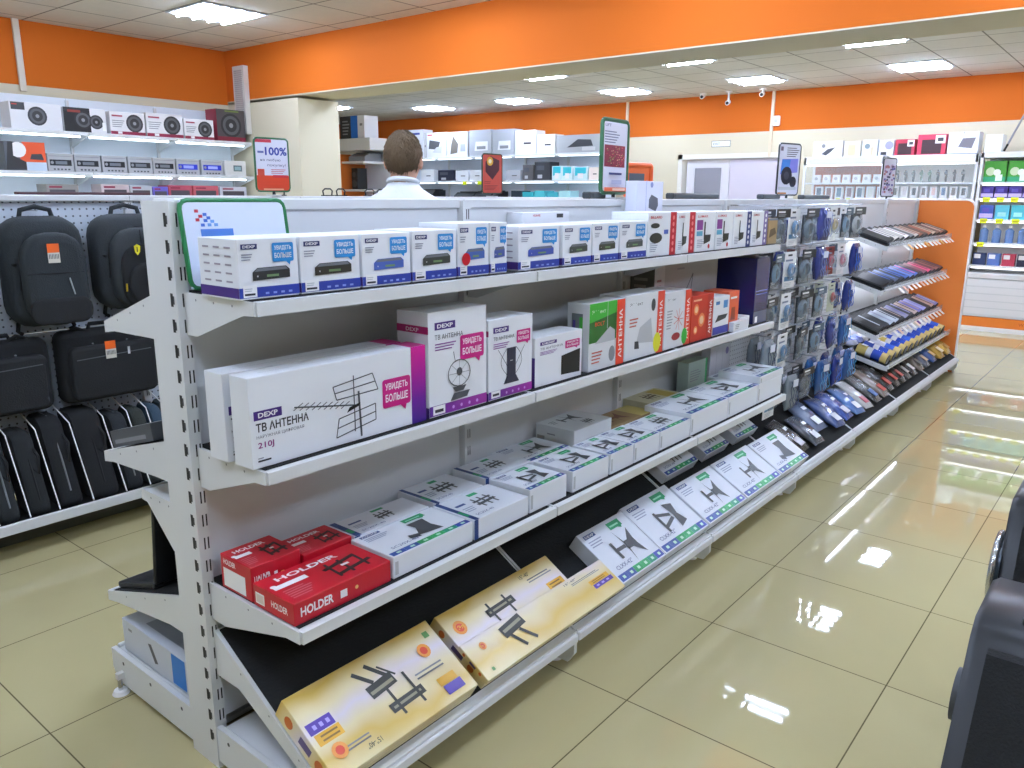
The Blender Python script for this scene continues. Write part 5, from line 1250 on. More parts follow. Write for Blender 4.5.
def pr(kind):
    def d(f, W, h):
        if kind == 'mfp': f.poly([(W * .1, h * .35), (W * .6, h * .3), (W * .7, h * .62), (W * .15, h * .7)], M('#4a4d52', .4)); f.poly([(W * .3, h * .2), (W * .75, h * .15), (W * .8, h * .45), (W * .5, h * .4)], M('#c9ccd0', .4)); f.rect(W * .05, h * .88, W * .25, h * .05, M('#c83c4a', .4))
        elif kind == 'grey': f.poly([(W * .25, h * .2), (W * .85, h * .2), (W * .85, h * .55), (W * .3, h * .55)], PAPER); f.rect(W * .35, h * .25, W * .4, h * .12, M('#8a8d90', .4))
        elif kind == 'plain': f.rect(W * .42, h * .42, W * .35, h * .08, TXT)
        elif kind == 'photo': f.poly([(W * .15, h * .1), (W * .5, h * .15), (W * .55, h * .5), (W * .3, h * .85), (W * .2, h * .5)], M('#6a6258', .4)); f.rect(W * .65, h * .2, W * .25, h * .3, M('#a8acb0', .4)); f.scribble(W * .62, h * .6, W * .3, h * .25, 3, LGREY)
        elif kind == 'proj': f.poly([(W * .25, h * .3), (W * .5, h * .75), (W * .8, h * .7), (W * .85, h * .35)], M('#3c3e42', .4)); f.rect(W * .6, h * .1, W * .3, h * .2, M('#c8c8c8', .4))
        elif kind == 'red': f.rect(0, 0, W * .9, h * .55, M('#c83038', .4)); f.rect(W * .1, h * .62, W * .6, h * .25, M('#5a3c34', .4)); f.rect(W * .9, 0, W * .1, h, BLACK)
        elif kind == 'six': f.text('6', W * .16, h * .6, h * .16, M('#a03a44', .4), width=W * .14); f.rect(W * .45, h * .82, W * .4, h * .07, M('#3a48a0', .4))
        elif kind == 'dark': f.rect(W * .12, h * .55, W * .5, h * .25, M('#50545c', .4)); f.rect(W * .2, h * .1, W * .3, h * .2, LGREY)
        elif kind == 'teal': f.poly([(W * .1, h * .3), (W * .9, h * .5), (W * .9, h * .95), (W * .1, h * .95)], M('#3cc0d0', .4)); f.rect(W * .3, h * .1, W * .4, h * .4, PAPER)
    return d
GT = 'printer cartons on top of the far shelving'
for (a, b, h, c, k, lb) in ((11.53, 10.95, .5, '#e0e2e6', 'six', 'tall white carton with a small red figure, behind the head of the man'), (10.93, 10.88 - .0, .44, '#c9c9c9', 'plain', 'narrow carton edge right of the head of the man'), (10.86, 10.37, .43, '#e6e8ec', 'mfp', 'white carton with a dark printer, first right of the man'), (10.34, 9.85, .42, '#e2e2e2', 'photo', 'white carton with a portrait photo beside the printer carton'),
        (9.81, 9.30, .43, '#b4b8be', 'grey', 'grey printer carton, left one of the grey pair'), (9.27, 8.80, .42, '#b0b4ba', 'grey', 'grey printer carton, right one of the grey pair'), (8.77, 8.33, .38, '#e4e4e4', 'plain', 'white carton with dark slot, taller one of two'),
        (8.30, 7.94, .30, '#e6e6e4', 'plain', 'white carton with dark slot, lower one of two'), (7.91, 7.08, .27, '#a8aaac', 'proj', 'wide grey carton with a dark projector at the right end')):
    fbox(a, b, 2.2, h, c, lb, pr(k), grp=GT)
for (a, b, h, c, k, lb) in ((11.02, 10.7, .2, '#e6e8ea', 'plain', 'white low carton right of the neck of the man on the lit shelf'), (10.58, 10.18, .19, '#23283c', 'dark', 'dark navy carton on the lit shelf'), (10.14, 9.84, .18, '#e2e6ea', 'plain', 'pale carton with small marks on the lit shelf, left'), (9.80, 9.5, .18, '#e6e8ea', 'plain', 'pale carton on the lit shelf behind the red poster'),
        (8.96, 8.66, .17, '#b8bcc4', 'plain', 'grey low carton right of the red poster'), (8.60, 8.38, .25, '#5c5a5c', 'dark', 'dark grey carton left of the tallest dark carton'), (8.35, 8.03, .29, '#3c3e42', 'dark', 'tallest dark carton on the lit shelf'), (7.99, 7.80, .22, '#d8eef2', 'teal', 'first teal and white carton on the lit shelf'),
        (7.79, 7.59, .21, '#d8eef2', 'teal', 'second teal and white carton on the lit shelf'), (7.56, 7.30, .2, '#cfeaf0', 'teal', 'third teal and white carton on the lit shelf'), (7.27, 7.08, .19, '#ecdcd4', 'plain', 'small pale pink carton at the right end of the lit shelf')):
    fbox(a, b, 1.78, h, c, lb, pr(k), grp='cartons on the lit printer shelf')
def printer(yl, yr, z, h, c, label):
    W = yl - yr; t = thing('printer', label, 'printer', (FX + .03, yl, z + .001), -pi / 2, 'bare devices on the lower lit shelf')
    mb = MB(); mb.prism([(0, 0), (.36, 0), (.36, h), (.1, h), (0, h * .6)], 'X', 0, W, M(c, .4)); mb.build('body', t)
    mb = MB(); mb.prism([(-.08, h * .2), (0, h * .15), (0, h * .22), (-.08, h * .27)], 'X', W * .2, W * .8, M('#2a2c30', .4)); mb.build('paper_tray', t)
    mb = MB(); mb.cbox(W * .1, .12, h, W * .9, .34, h + .015, M('#1c1d20', .4)); mb.build('lid', t)
printer(11.2, 10.75, 1.42, .2, '#23252a', 'black printer just right of the shoulder of the man')
printer(10.2, 9.75, 1.42, .16, '#2c3034', 'dark printer, left one before the red poster'); printer(9.7, 9.22, 1.42, .18, '#1f2226', 'dark printer, right one before the red poster')
for i in range(5): fbox(8.85 - i * .25, 8.62 - i * .25, 1.42, .19 - .02 * (i % 2), ['#2c3c48', '#3cb8c8', '#55c8d4', '#46b4c4', '#a8dce4'][i], '%s low carton on the lower lit shelf, %s of five' % (['dark', 'teal', 'bright teal', 'teal', 'pale teal'][i], ORD[i]), grp='low teal cartons', name='cartridge_box')
# speaker pegboard
t = runit('pegboard_panel', 'white pegboard panel with teal speaker packs left of the man', 13.2, 1.55, FX)
mb = MB(); mb.cbox(0, .1, .3, 1.55, .13, 2.3, dots_mat('peg_far', '#dde3ea', '#9aa4ae', .06, .006), .004); mb.build('back_panel', t)
for q in (0.02, 1.53): mb = MB(); mb.box(q - .02, .13, 0, q + .02, .17, 2.3, SHELF); mb.build('upright', t)
for i, (y, z, lb) in enumerate(((12.81, 1.86, 'teal speaker pack, left of the upper three'), (12.46, 1.86, 'teal speaker pack, middle of the upper three'), (12.1, 1.84, 'darker teal speaker pack beside the head of the man'), (12.46, 1.62, 'blue-teal speaker pack in the lower row, middle'), (12.8, 1.6, 'navy speaker pack in the lower row, left'))):
    t = thing('speaker_pack', lb, 'speaker', (FX + .1, y, z), -pi / 2, 'teal speaker packs on the pegboard')
    mb = MB(); mb.cbox(-.13, -.04, -.01, .13, 0, .18, M('#3cc0b4' if i < 2 else '#3a9a94' if i == 2 else '#3aa8c8' if i == 3 else '#34486c', .35), .01); mb.build('pack_card', t)
    mb = MB(); mb.cyl((0, -.04, .08), (0, -.075, .08), .06, M('#1d4a4c', .3), 16, r1=.045); mb.build('speaker_cone', t)
# nearer shelf block with orange side beside the pillar
X7 = 7.5
t = thing('endcap_shelving', 'white shelf block with orange side right next to the pillar', 'shelving', (X7, 9.28, 0), -pi / 2)
mb = MB(); mb.cbox(0, -.12, 0, .03, .5, 2.08, M('#e07a2c', .5), .004); mb.build('side_panel', t)
mb = MB(); mb.cbox(.03, .45, 0, .75, .48, 2.15, LITB, .003); mb.build('back_panel', t)
for z, w_ in ((1.98, .5), (1.60, .5), (1.3, .7), (.9, .7), (.5, .7), (.15, .7)): mb = MB(); mb.cbox(.03, .02, z - .03, w_, .45, z, SHELF, .003); mb.build('shelf', t)
mb = MB(); mb.cbox(.0, -.05, 2.12, .72, .46, 2.28, SHELF, .006); mb.build('header_box', t)
def bb(f, W, h): f.rect(0, 0, W * .45, h, M('#2a2c30', .4)); f.rect(W * .45, 0, W * .28, h, M('#1c6fd0', .4)); f.scribble(W * .1, h * .15, W * .3, h * .7, 5, GREY); f.rect(W * .82, h * .55, W * .1, h * .1, GREY)
fbox(9.25, 8.74, 2.28, .3, '#e4e6ea', 'black, blue and white carton on top of the orange-sided shelf block', bb, x=X7)
t = thing('grey_printer', 'grey printer on the orange-sided shelf block by the pillar', 'printer', (X7 + .06, 9.16, 1.981), -pi / 2)
mb = MB(); mb.prism([(0, 0), (.3, 0), (.3, .11), (.1, .11), (0, .06)], 'X', .02, .36, M('#7c828a', .4)); mb.build('body', t)
mb = MB(); mb.cbox(.06, .1, .11, .32, .28, .12, M('#54585e', .4)); mb.build('lid', t)
t = thing('tower_speaker', 'black tall speaker on the shelf right of the orange side', 'speaker', (X7 + .08, 9.12, 1.601), -pi / 2)
mb = MB(); mb.cbox(0, 0, 0, .13, .18, .29, BLACK, .006); mb.build('cabinet', t)
mb = MB(); mb.cyl((.065, 0, .08), (.065, -.008, .08), .05, DGREY, 16); mb.cyl((.065, 0, .2), (.065, -.008, .2), .035, DGREY, 16); mb.build('driver', t)
# ------------------------------------------------------------------ glass cabinets on the far right
ALU = M('#e4e6e8', .3); GLS = M('#e8f2f4', .05, alpha=.14)
def cabinet(yl, W, label, first):
    t = thing('glass_cabinet', label, 'display cabinet', (FX, yl, 0), -pi / 2)
    for q in (0, W - .03):
        for d in (0, .37): mb = MB(); mb.box(q, d, 0, q + .03, d + .03, 2.04, ALU); mb.build('post', t)
    mb = MB(); mb.cbox(0, 0, 1.94, W, .4, 2.04, ALU, .004); mb.build('top_box', t)
    mb = MB(); mb.cyl((.04, .05, 1.935), (W - .04, .05, 1.935), .007, M('#f0f6ff', .5, emit=3.0), 8); mb.build('light_strip', t)
    mb = MB(); mb.box(.03, .38, .5, W - .03, .39, 1.94, M('#b5531c', .5) if first else M('#dcd8d0', .5)); mb.build('back_panel', t)
    for z in (1.72, 1.50, 1.28, 1.0): mb = MB(); mb.cbox(.03, .01, z - .02, W - .03, .37, z, M('#e8eef2', .2), .002); mb.build('glass_shelf', t)
    mb = MB(); mb.cbox(0, .0, .06, W, .4, .8, PAPER, .003); mb.build('base_cabinet', t)
    mb = MB(); mb.box(.03, .004, .82, W - .03, .008, 1.93, GLS); mb.build('glass_door', t)
    return t
cabinet(3.88, 1.0, 'glass display cabinet with orange back, left of the two', True)
cabinet(2.86, 1.0, 'glass display cabinet with dark watches, right of the two', False)
GW = 'white stands in the upper row of the orange-backed cabinet'
for i in range(7):
    t = thing('watch_stand', 'white cushion stand, %s from the left in front of the orange back' % ORD[i], 'stand', (FX + .12, 3.74 - i * .125, 1.721), -pi / 2, GW)
    mb = MB(); mb.prism([(0, 0), (.07, 0), (.05, .1), (.02, .1)], 'X', -.045, .045, PAPER); mb.build('cushion', t)
    mb = MB(); mb.cyl((0, .0, .05), (0, -.012, .055), .02, LGREY, 12); mb.build('watch_face', t)
for i in range(9):
    t = thing('wrist_watch', '%s wrist watch on a clear stand, %s from the left in the right cabinet' % ('green' if i in (3, 4) else 'dark', ORD[i]), 'watch', (FX + .1, 2.74 - i * .09, 1.732), -pi / 2, 'wrist watches in the right cabinet')
    mb = MB(); mb.cyl((0, 0, .09), (0, -.012, .095), .022, M('#3c5a3c' if i in (3, 4) else '#26282c', .3), 14); mb.build('watch_case', t)
    mb = MB(); mb.tube([(0, -.002, .06), (0, .0, .02), (0, .02, .001), (0, .04, .05), (0, .03, .12), (0, -.002, .125)], .011, M('#46604a' if i in (3, 4) else '#2c2c30', .5), 6); mb.build('strap', t)
cols = ['#5c6a80', '#8a6a70', '#3c6f8c', '#7a5a64', '#3a5a74', '#d8d8d0', '#34363c']
for i in range(7):
    y = 3.72 - i * .128
    def dd(f, W, h, c=cols[i]): f.rect(W * .2, h * .25, W * .6, h * .65, M(c, .35)); f.rect(W * .15, .0, W * .6, h * .16, M('#e8e83c', .4)) if 0 < 9 and h and c != '#d8d8d0' and c != '#34363c' else None
    fbox(y, y - .095, 1.50, .17, '#e4e4e8', 'small white pack with %s picture, %s from the left in the left cabinet' % (['blue-grey', 'pink-grey', 'blue', 'mauve', 'steel blue', 'pale', 'black'][i], ORD[i]), dd, d=.05, grp='small picture packs in the left cabinet', name='earphone_box', back=.06)
cols = ['#2a2c34', '#d8d0d4', '#2e3038', '#5c4048', '#e4b8b0', '#3a6a9c', '#7a6a60', '#26282c']
for i in range(8):
    y = 2.78 - i * .108
    def dd(f, W, h, c=cols[i]): f.rect(W * .25, h * .4, W * .5, h * .5, M(c, .35))
    fbox(y, y - .08, 1.50, .17, '#ececee', 'small white pack with %s picture, %s from the left in the right cabinet' % (['black', 'pale', 'charcoal', 'maroon', 'pink', 'blue', 'brown', 'dark'][i], ORD[i]), dd, d=.05, grp='small picture packs in the right cabinet', name='earphone_box', back=.06)
# cartons on the cabinets
def w1(f, W, h): f.poly([(W * .3, h * .2), (W * .5, h * .5), (W * .75, h * .6), (W * .6, h * .3), (W * .45, h * .1)], M('#4a4c52', .4)); f.circ(W * .35, h * .7, h * .12, M('#8a8c90', .4))
def w2(f, W, h): f.rect(W * .25, h * .05, W * .45, h * .7, M('#d8cca8', .4))
def w3(f, W, h): f.circ(W * .35, h * .6, h * .16, M('#7a8a90', .4)); f.rect(W * .6, h * .05, W * .15, h * .5, M('#cfc0a0', .4))
def w4(f, W, h): f.circ(W * .7, h * .65, h * .26, M('#9a98b8', .4)); f.rect(W * .15, h * .05, W * .4, h * .2, DGREY)
def w5(f, W, h): f.rect(W * .15, h * .05, W * .7, h * .7, M('#3a2228', .4)); f.rect(W * .62, h * .55, W * .35, h * .4, M('#e8e2e2', .4)); f.rect(W * .7, h * .65, W * .2, h * .18, DGREY)
def w6(f, W, h): f.poly([(W * .35, h * .3), (W * .8, h * .22), (W * .9, h * .72), (W * .48, h * .7)], M('#6e6a70', .4)); f.circ(W * .5, h * .95, h * .03, GREY)
def w7(f, W, h): f.scribble(W * .3, h * .4, W * .4, h * .4, 4, M('#d8dcd8', .4))
for (a, b, h, c, dr, lb) in ((3.80, 3.43, .2, '#e8e8ea', w1, 'white carton with dark twisted device on the left cabinet'), (3.41, 3.21, .19, '#e8e4d8', w2, 'white carton with beige picture on the cabinet top'), (3.19, 3.01, .2, '#e4eae8', w3, 'white carton with teal-grey device on the cabinet top'),
        (2.99, 2.82, .19, '#e2e0ec', w4, 'pale lilac carton with round device on the cabinet top'), (2.80, 2.58, .19, '#b83048', w5, 'smaller crimson carton with black centre on the right cabinet'), (2.55, 2.24, .235, '#c8304c', w5, 'larger crimson carton with black centre on the right cabinet'),
        (2.22, 1.90, .24, '#e2e6ee', w6, 'white carton with a grey slanted tablet beside the tripod'), (1.83, 1.66, .2, '#e8ecea', w7, 'plain white carton right next to the black tripod')):
    fbox(a, b, 2.041 if b > 1.9 else 2.05, h, c, lb, dr, grp='cartons on the cabinet tops', name='gadget_box', back=.08)
# accessory wall unit at the right edge
t = thing('accessory_unit', 'tall white shelf unit with lit shelves and drawers at the right edge', 'shelving', (FX, 1.84, 0), -pi / 2)
W = 1.9
for q in (0, W / 2, W - .03): mb = MB(); mb.box(q, .0, 0, q + .03, .03, 2.05, ALU); mb.build('post', t)
mb = MB(); mb.cbox(0, 0, 1.99, W, .45, 2.05, ALU, .003); mb.build('top_board', t)
mb = MB(); mb.box(.03, .40, .66, W, .43, 1.99, PAPER); mb.build('back_panel', t)
for z in (1.72, 1.54, 1.30, 1.03, .77):
    mb = MB(); mb.cbox(.03, .0, z - .025, W, .40, z, PAPER, .003); s_ = mb.build('shelf', t)
    mb = MB(); mb.cyl((.05, .03, z - .031), (W - .03, .03, z - .031), .006, M('#f0f6ff', .5, emit=3.0), 8); mb.build('light_strip', s_)
mb = MB(); mb.cbox(.0, -.02, .62, W, .45, .68, ALU, .004); mb.build('counter_top', t)
for i in range(2):
    mb = MB(); x = .03 + i * .93; mb.cbox(x, -.012, .17, x + .915, .43, .615, M('#d4d8da', .4), .003); dr_ = mb.build('drawer_block', t)
    for k in range(5): mb = MB(); mb.box(x + .005, -.016, .20 + .083 * k, x + .91, -.012, .27 + .083 * k, M('#e2e4e6', .4)); mb.build('drawer_front', dr_)
mb = MB(); mb.box(0, -.02, .055, W, .4, .165, M('#e27a22', .5)); f = Face(mb, (0, -.02, .055), (1, 0, 0), (0, 0, 1)); f.text('WWW.DNS-SHOP.RU', .62, .04, .035, M('#b0480c', .5), width=.5); mb.build('orange_plinth', t)
mb = MB(); mb.box(0, -.025, 0, W, .4, .055, PAPER); mb.build('base_board', t)
def g1(f, W, h): f.rect(0, 0, W, h * .25, M('#2c9a6a', .4)); f.circ(W * .3, h * .5, h * .2, M('#c8d8b0', .4)); f.circ(W * .6, h * .45, h * .16, M('#e8e8e4', .4)); f.rect(W * .55, h * .05, W * .3, h * .3, M('#e4f0ea', .4))
for i in range(4): fbox(1.80 - i * .24, 1.575 - i * .24, 1.72, .235, '#3f9a2a', 'green carton with white gadgets, %s in the highest accessory row' % ORD[i], g1, d=.12, grp='green cartons in the accessory unit', name='accessory_box', back=.06)
def g2(f, W, h): f.rect(0, h * .1, W, h * .3, M('#c8b8f0', .4)); f.rect(W * .2, h * .5, W * .5, h * .3, M('#5a50b0', .4))
for i in range(7): fbox(1.80 - i * .14, 1.672 - i * .14, 1.54, .13, '#3f2f86' if i < 4 else '#26242c', '%s flat pack in the second accessory row, %s from the left' % ('violet' if i < 4 else 'black', ORD[i]), g2, d=.1, grp='violet flat packs in the accessory unit', name='accessory_box', back=.05)
for i in range(6): fbox(1.79 - i * .16, 1.65 - i * .16, 1.30, .16, ['#3c58b0', '#5cc0d8', '#4ab8c8', '#58c8d4', '#48c4cc', '#60d0c8'][i], '%s pack in the third accessory row, %s from the left' % ('blue' if i == 0 else 'turquoise', ORD[i]), g2 if i == 0 else (lambda f, W, h: f.rect(W * .2, h * .2, W * .6, h * .3, M('#a8e8e8', .4))), d=.08, grp='turquoise packs in the accessory unit', name='accessory_box', back=.06)
for i in range(6):
    t = thing('spray_bottle', 'blue-grey cleaning bottle, %s from the left in the fourth accessory row' % ORD[i], 'bottle', (FX + .12, 1.72 - i * .13, 1.031), -pi / 2, 'cleaning bottles in the accessory unit')
    mb = MB(); mb.cyl((0, 0, 0), (0, 0, .14), .045, M('#6a86b4', .25), 14); mb.cyl((0, 0, .14), (0, 0, .17), .045, M('#6a86b4', .25), 14, r1=.015); mb.build('bottle_body', t)
    mb = MB(); mb.cyl((0, 0, .17), (0, 0, .2), .016, PAPER, 10); mb.build('cap', t)
for i in range(6): fbox(1.79 - i * .15, 1.66 - i * .15, .77, .14, ['#23355c', '#5a78b8', '#b83c50', '#22283c', '#c0506a', '#d8d8dc'][i], '%s small pack in the lowest accessory row, %s from the left' % (['navy', 'blue', 'red', 'black', 'pink', 'white'][i], ORD[i]), lambda f, W, h: f.rect(W * .1, h * .55, W * .5, h * .35, PAPER), d=.08, grp='small packs in the lowest accessory row', name='accessory_box', back=.05)
YT = M('#e6f01e', .5)
for zi, (z, n, dx) in enumerate(((1.54, 7, .14), (1.30, 6, .16), (1.03, 1, .1), (1.50, 3, 1.0))):
    for i in range(n):
        y = (1.76 - i * dx) if zi < 3 else (3.5, 3.24, 2.0)[i]
        mb = MB(); mb.cbox(0, -.004, 0, .075, 0, .055, YT, .001); f = front(mb); f.o = Vector((0, -.0045, 0)); f.rect(.012, .02, .05, .012, M('#b8a818', .4))
        tag(mb.build('price_tag', None, (FX - .0225 if zi < 3 else FX - .002, y, z - .045 - (.0 if zi < 3 else .01)), (0, 0, -pi / 2)), 'yellow price tag on the %s shelf edge, %s from the left' % (('second accessory', 'third accessory', 'fourth accessory', 'lower cabinet')[zi], ORD[i]), 'price tag', 'yellow price tags at the far shelves')
for i, y in enumerate((9.95, 9.6)):
    mb = MB(); mb.cbox(0, -.004, 0, .1, 0, .06, YT, .001); tag(mb.build('price_tag', None, (FX - .002, y, 1.71), (0, 0, -pi / 2)), 'yellow price tag on the lit printer shelf edge, %s one' % ('left', 'right')[i], 'price tag', 'yellow price tags at the far shelves')
# tripod on the unit
t = thing('tripod', 'black and silver tripod standing on the accessory unit at the right edge', 'tripod', (FX + .2, 1.45, 2.056))
mb = MB(); mb.cyl((0, 0, .12), (0, 0, .5), .014, CHROME, 10); mb.build('centre_column', t)
mb = MB(); mb.cyl((0, 0, .46), (0, 0, .54), .035, BLACK, 12); mb.cyl((0, .05, .55), (0, -.05, .57), .025, BLACK, 10); mb.build('head', t)
for a in (90, 210, 330):
    mb = MB(); ex, ey = .2 * cos(radians(a)), .2 * sin(radians(a)); mb.cyl((ex * .1, ey * .1, .48), (ex * .85, ey * .85, .09), .011, M('#8a8c90', .4), 8); mb.cyl((ex * .85, ey * .85, .09), (ex, ey, .012), .012, BLACK, 8); mb.build('leg', t)
# ------------------------------------------------------------------ poster frames and stands
FG = M('#2d6440', .4)
def poster(loc, rz, W, H, label, draw, frame=FG, tw=.012, foot=True, lean=0, name='poster_frame', base='#dfe0ee'):
    t = thing(name, label, 'sign', loc, rz); t.rotation_euler = (lean, 0, rz)
    b = .025 if foot else 0
    mb = MB(); mb.cbox(-W / 2, -.003, b, W / 2, .003, b + H, M(base, .35), .001); f = Face(mb, (-W / 2, -.003, b), (1, 0, 0), (0, 0, 1)); draw(f, W, H); mb.build('poster_sheet', t)
    mb = MB(); r = .02
    pts = []
    for cx, cz, a in ((W / 2 - r, b + r, -90), (W / 2 - r, b + H - r, 0), (-W / 2 + r, b + H - r, 90), (-W / 2 + r, b + r, 180)):
        for k in range(4): q = radians(a + 30 * k); pts.append((cx + r * cos(q), 0, cz + r * sin(q)))
    mb.tube(pts, tw / 2, frame, 8, closed=True); mb.build('frame', t)
    if foot:
        mb = MB(); mb.cbox(-.03, -.035, 0, .03, .035, .006, M('#c8ccd0', .3), .002); mb.cyl((0, 0, .006), (0, 0, b), .008, BLACK, 8); mb.build('foot', t)
    return t
def p_a4(f, W, H):
    hx = M('#c02840', .4); hb = M('#3c6ac8', .4); hl = M('#6aa0e0', .4)
    for x, y, m in ((.12, .86, hx), (.15, .8, hx), (.12, .76, hx), (.19, .82, hb), (.22, .78, hb), (.19, .75, hb), (.25, .74, hl), (.16, .7, hb), (.22, .7, hl), (.28, .7, hl)): f.rect(W * x, H * y, W * .035, H * .035, m)
    f.rect(W * .15, H * .55, W * .3, H * .12, M('#4a80d0', .4)); f.rect(W * .15, H * .4, W * .15, H * .08, M('#5a8cd8', .4))
poster((1.118, 1.765, S1 + .008), 0, .285, .205, 'green-framed landscape notice with a dotted red and blue logo behind the first receiver cartons', p_a4, frame=M('#1f7a45', .4), foot=False, base='#dce6f8', lean=radians(-8))
def p_tall(f, W, H):
    f.text('LIFT', W * .1, H * .91, H * .035, NAVY, width=W * .22); f.scribble(W * .08, H * .68, W * .6, H * .18, 5, M('#7a7c94', .5))
    f.rect(W * .08, H * .36, W * .8, H * .3, M('#8a2440', .4))
    r = random.Random(3)
    for k in range(90):
        x, y = r.uniform(.1, .82), r.uniform(.37, .63); f.rect(W * x, H * y, W * .035, H * .012, M(['#d8606a', '#e8b890', '#5a1c34', '#c83050', '#7aa050'][k % 5], .4))
    f.rect(W * .2, H * .25, W * .5, H * .03, NAVY); f.rect(W * .04, H * .02, W * .9, H * .055, M('#e0602c', .4)); f.rect(W * .35, H * .03, W * .5, H * .035, M('#f0c8b0', .4)); f.rect(W * .3, H * .12, W * .4, H * .06, M('#b8bcd8', .4))
poster((2.965, 1.865, ZT + .001), radians(4), .225, .292, 'tall green-framed poster with a red mosaic picture standing on the gondola top', p_tall, tw=.018)
def p_100(f, W, H):
    f.rect(0, H * .92, W * .5, H * .06, M('#c8304a', .4)); f.text('100%', W * .3, H * .68, H * .16, M('#2c3f9c', .4), width=W * .65, bold=.03); f.rect(W * .08, H * .72, W * .18, H * .04, M('#5a64a0', .4))
    f.text('на любую', W * .15, H * .56, H * .06, M('#3a3f6a', .4), width=W * .6); f.text('покупку!', W * .35, H * .46, H * .06, M('#3a3f6a', .4), width=W * .55)
    f.rect(0, 0, W, H * .3, M('#d0401e', .4)); f.rect(W * .5, H * .26, W * .45, H * .05, M('#c02838', .4)); f.scribble(W * .45, H * .33, W * .5, H * .1, 3, M('#c86a70', .4)); f.rect(W * .05, H * .3, W * .2, H * .12, M('#c84a38', .4)); f.rect(W * .2, H * .02, W * .6, H * .03, M('#e8a080', .4))
poster((2.735, 3.97, ZT + .001), radians(-6), .205, .285, 'green-framed red and white poster reading 100% standing on the bag gondola', p_100, tw=.012)
def p_red(f, W, H):
    f.rect(0, 0, W, H, M('#c04a3c', .4)); f.poly([(W * .15, H * .55), (W * .5, H * .35), (W * .85, H * .6), (W * .85, H * .85), (W * .4, H * .95), (W * .15, H * .8)], M('#4a1c28', .4)); f.circ(W * .38, H * .82, W * .16, M('#d8a02c', .4)); f.circ(W * .38, H * .82, W * .08, M('#e8e0c0', .4)); f.scribble(W * .1, H * .08, W * .7, H * .14, 4, M('#7a2c28', .4)); f.scribble(W * .1, H * .24, W * .4, H * .08, 2, M('#7a2c28', .4))
poster((4.63, 3.97, ZT + .001), radians(-6), .20, .28, 'small red poster in a dark green frame standing over the printer shelves', p_red, frame=M('#28402e', .4))
def p_ear(f, W, H):
    f.rect(W * .06, H * .86, W * .12, H * .08, M('#6a5a70', .4)); f.scribble(W * .35, H * .74, W * .6, H * .2, 5, M('#6a6470', .5)); f.poly([(W * .1, H * .4), (W * .9, H * .45), (W * .9, H * .72), (W * .15, H * .7)], M('#8a8ae0', .4)); f.poly([(W * .12, H * .42), (W * .5, H * .45), (W * .55, H * .7), (W * .16, H * .69)], M('#4a8ad8', .4))
    f.circ(W * .4, H * .38, W * .26, M('#2a2c3c', .35)); f.circ(W * .72, H * .26, W * .16, M('#2a2c3c', .35)); f.circ(W * .4, H * .38, W * .12, M('#4a4c5c', .35)); f.rect(W * .05, H * .02, W * .4, H * .03, M('#c8843c', .4)); f.rect(W * .05, H * .1, W * .85, H * .06, M('#c8ccd4', .4))
poster((4.94, 1.865, ZT + .001), radians(-16), .205, .30, 'black-framed poster with dark earbuds standing on the gondola top', p_ear, frame=M('#2c3034', .4), tw=.011)
def p_photo(f, W, H):
    r = random.Random(5)
    for k in range(60): f.rect(W * r.uniform(.05, .8), H * r.uniform(.05, .8), W * .14, H * .05, M(['#5a5aa8', '#a888b8', '#3a3c5c', '#c8b8d8', '#b87a80'][k % 5], .4))
poster((7.15, 1.865, ZT + .001), radians(-12), .21, .30, 'black-framed violet photo poster near the orange end panel', p_photo, frame=M('#2c3034', .4), tw=.011)
def p_or(f, W, H): f.rect(W * .14, H * .1, W * .6, H * .62, M('#5a6470', .3)); f.rect(W * .14, H * .1, W * .6, H * .25, M('#7c9cc8', .3))
poster((6.72, 3.96, ZT + .001), radians(-10), .36, .27, 'thick orange frame with a grey screen behind the speaker carton', p_or, frame=M('#e8642c', .4), tw=.05, name='framed_display', base='#e06a34')
poster((6.42, 3.9, ZT + .001), radians(-10), .19, .31, 'small dark display frame left of the orange frame', lambda f, W, H: (f.rect(0, H * .8, W, H * .2, M('#2c4a44', .4)), f.rect(W * .1, H * .45, W * .8, H * .2, M('#3a5a80', .4))), frame=M('#24403a', .4), name='display_frame', base='#b8ccd8') if False else None
# long dark bars on the gondola tops
for i, (x, y, w_, lb) in enumerate(((3.75, 1.885, .5, 'long dark soundbar lying on the gondola top right of the speaker carton'), (4.72, 1.885, .26, 'short dark bar on the gondola top left of the earbud poster'), (5.5, 1.885, .5, 'dark bar on the gondola top right of the earbud poster'), (2.86, 1.89, .12, 'dark green small bar right beside the tall poster foot'))):
    t = thing('sound_bar', lb, 'bar', (x, y, ZT + .001))
    mb = MB(); mb.cbox(-w_ / 2, -.02, 0, w_ / 2, .025, .028, M('#3a3f42', .4), .006); mb.build('housing', t)
    mb = MB(); mb.box(-w_ / 2 + .02, -.0215, .006, w_ / 2 - .02, -.02, .022, M('#4c5256', .6)); mb.build('grille', t)
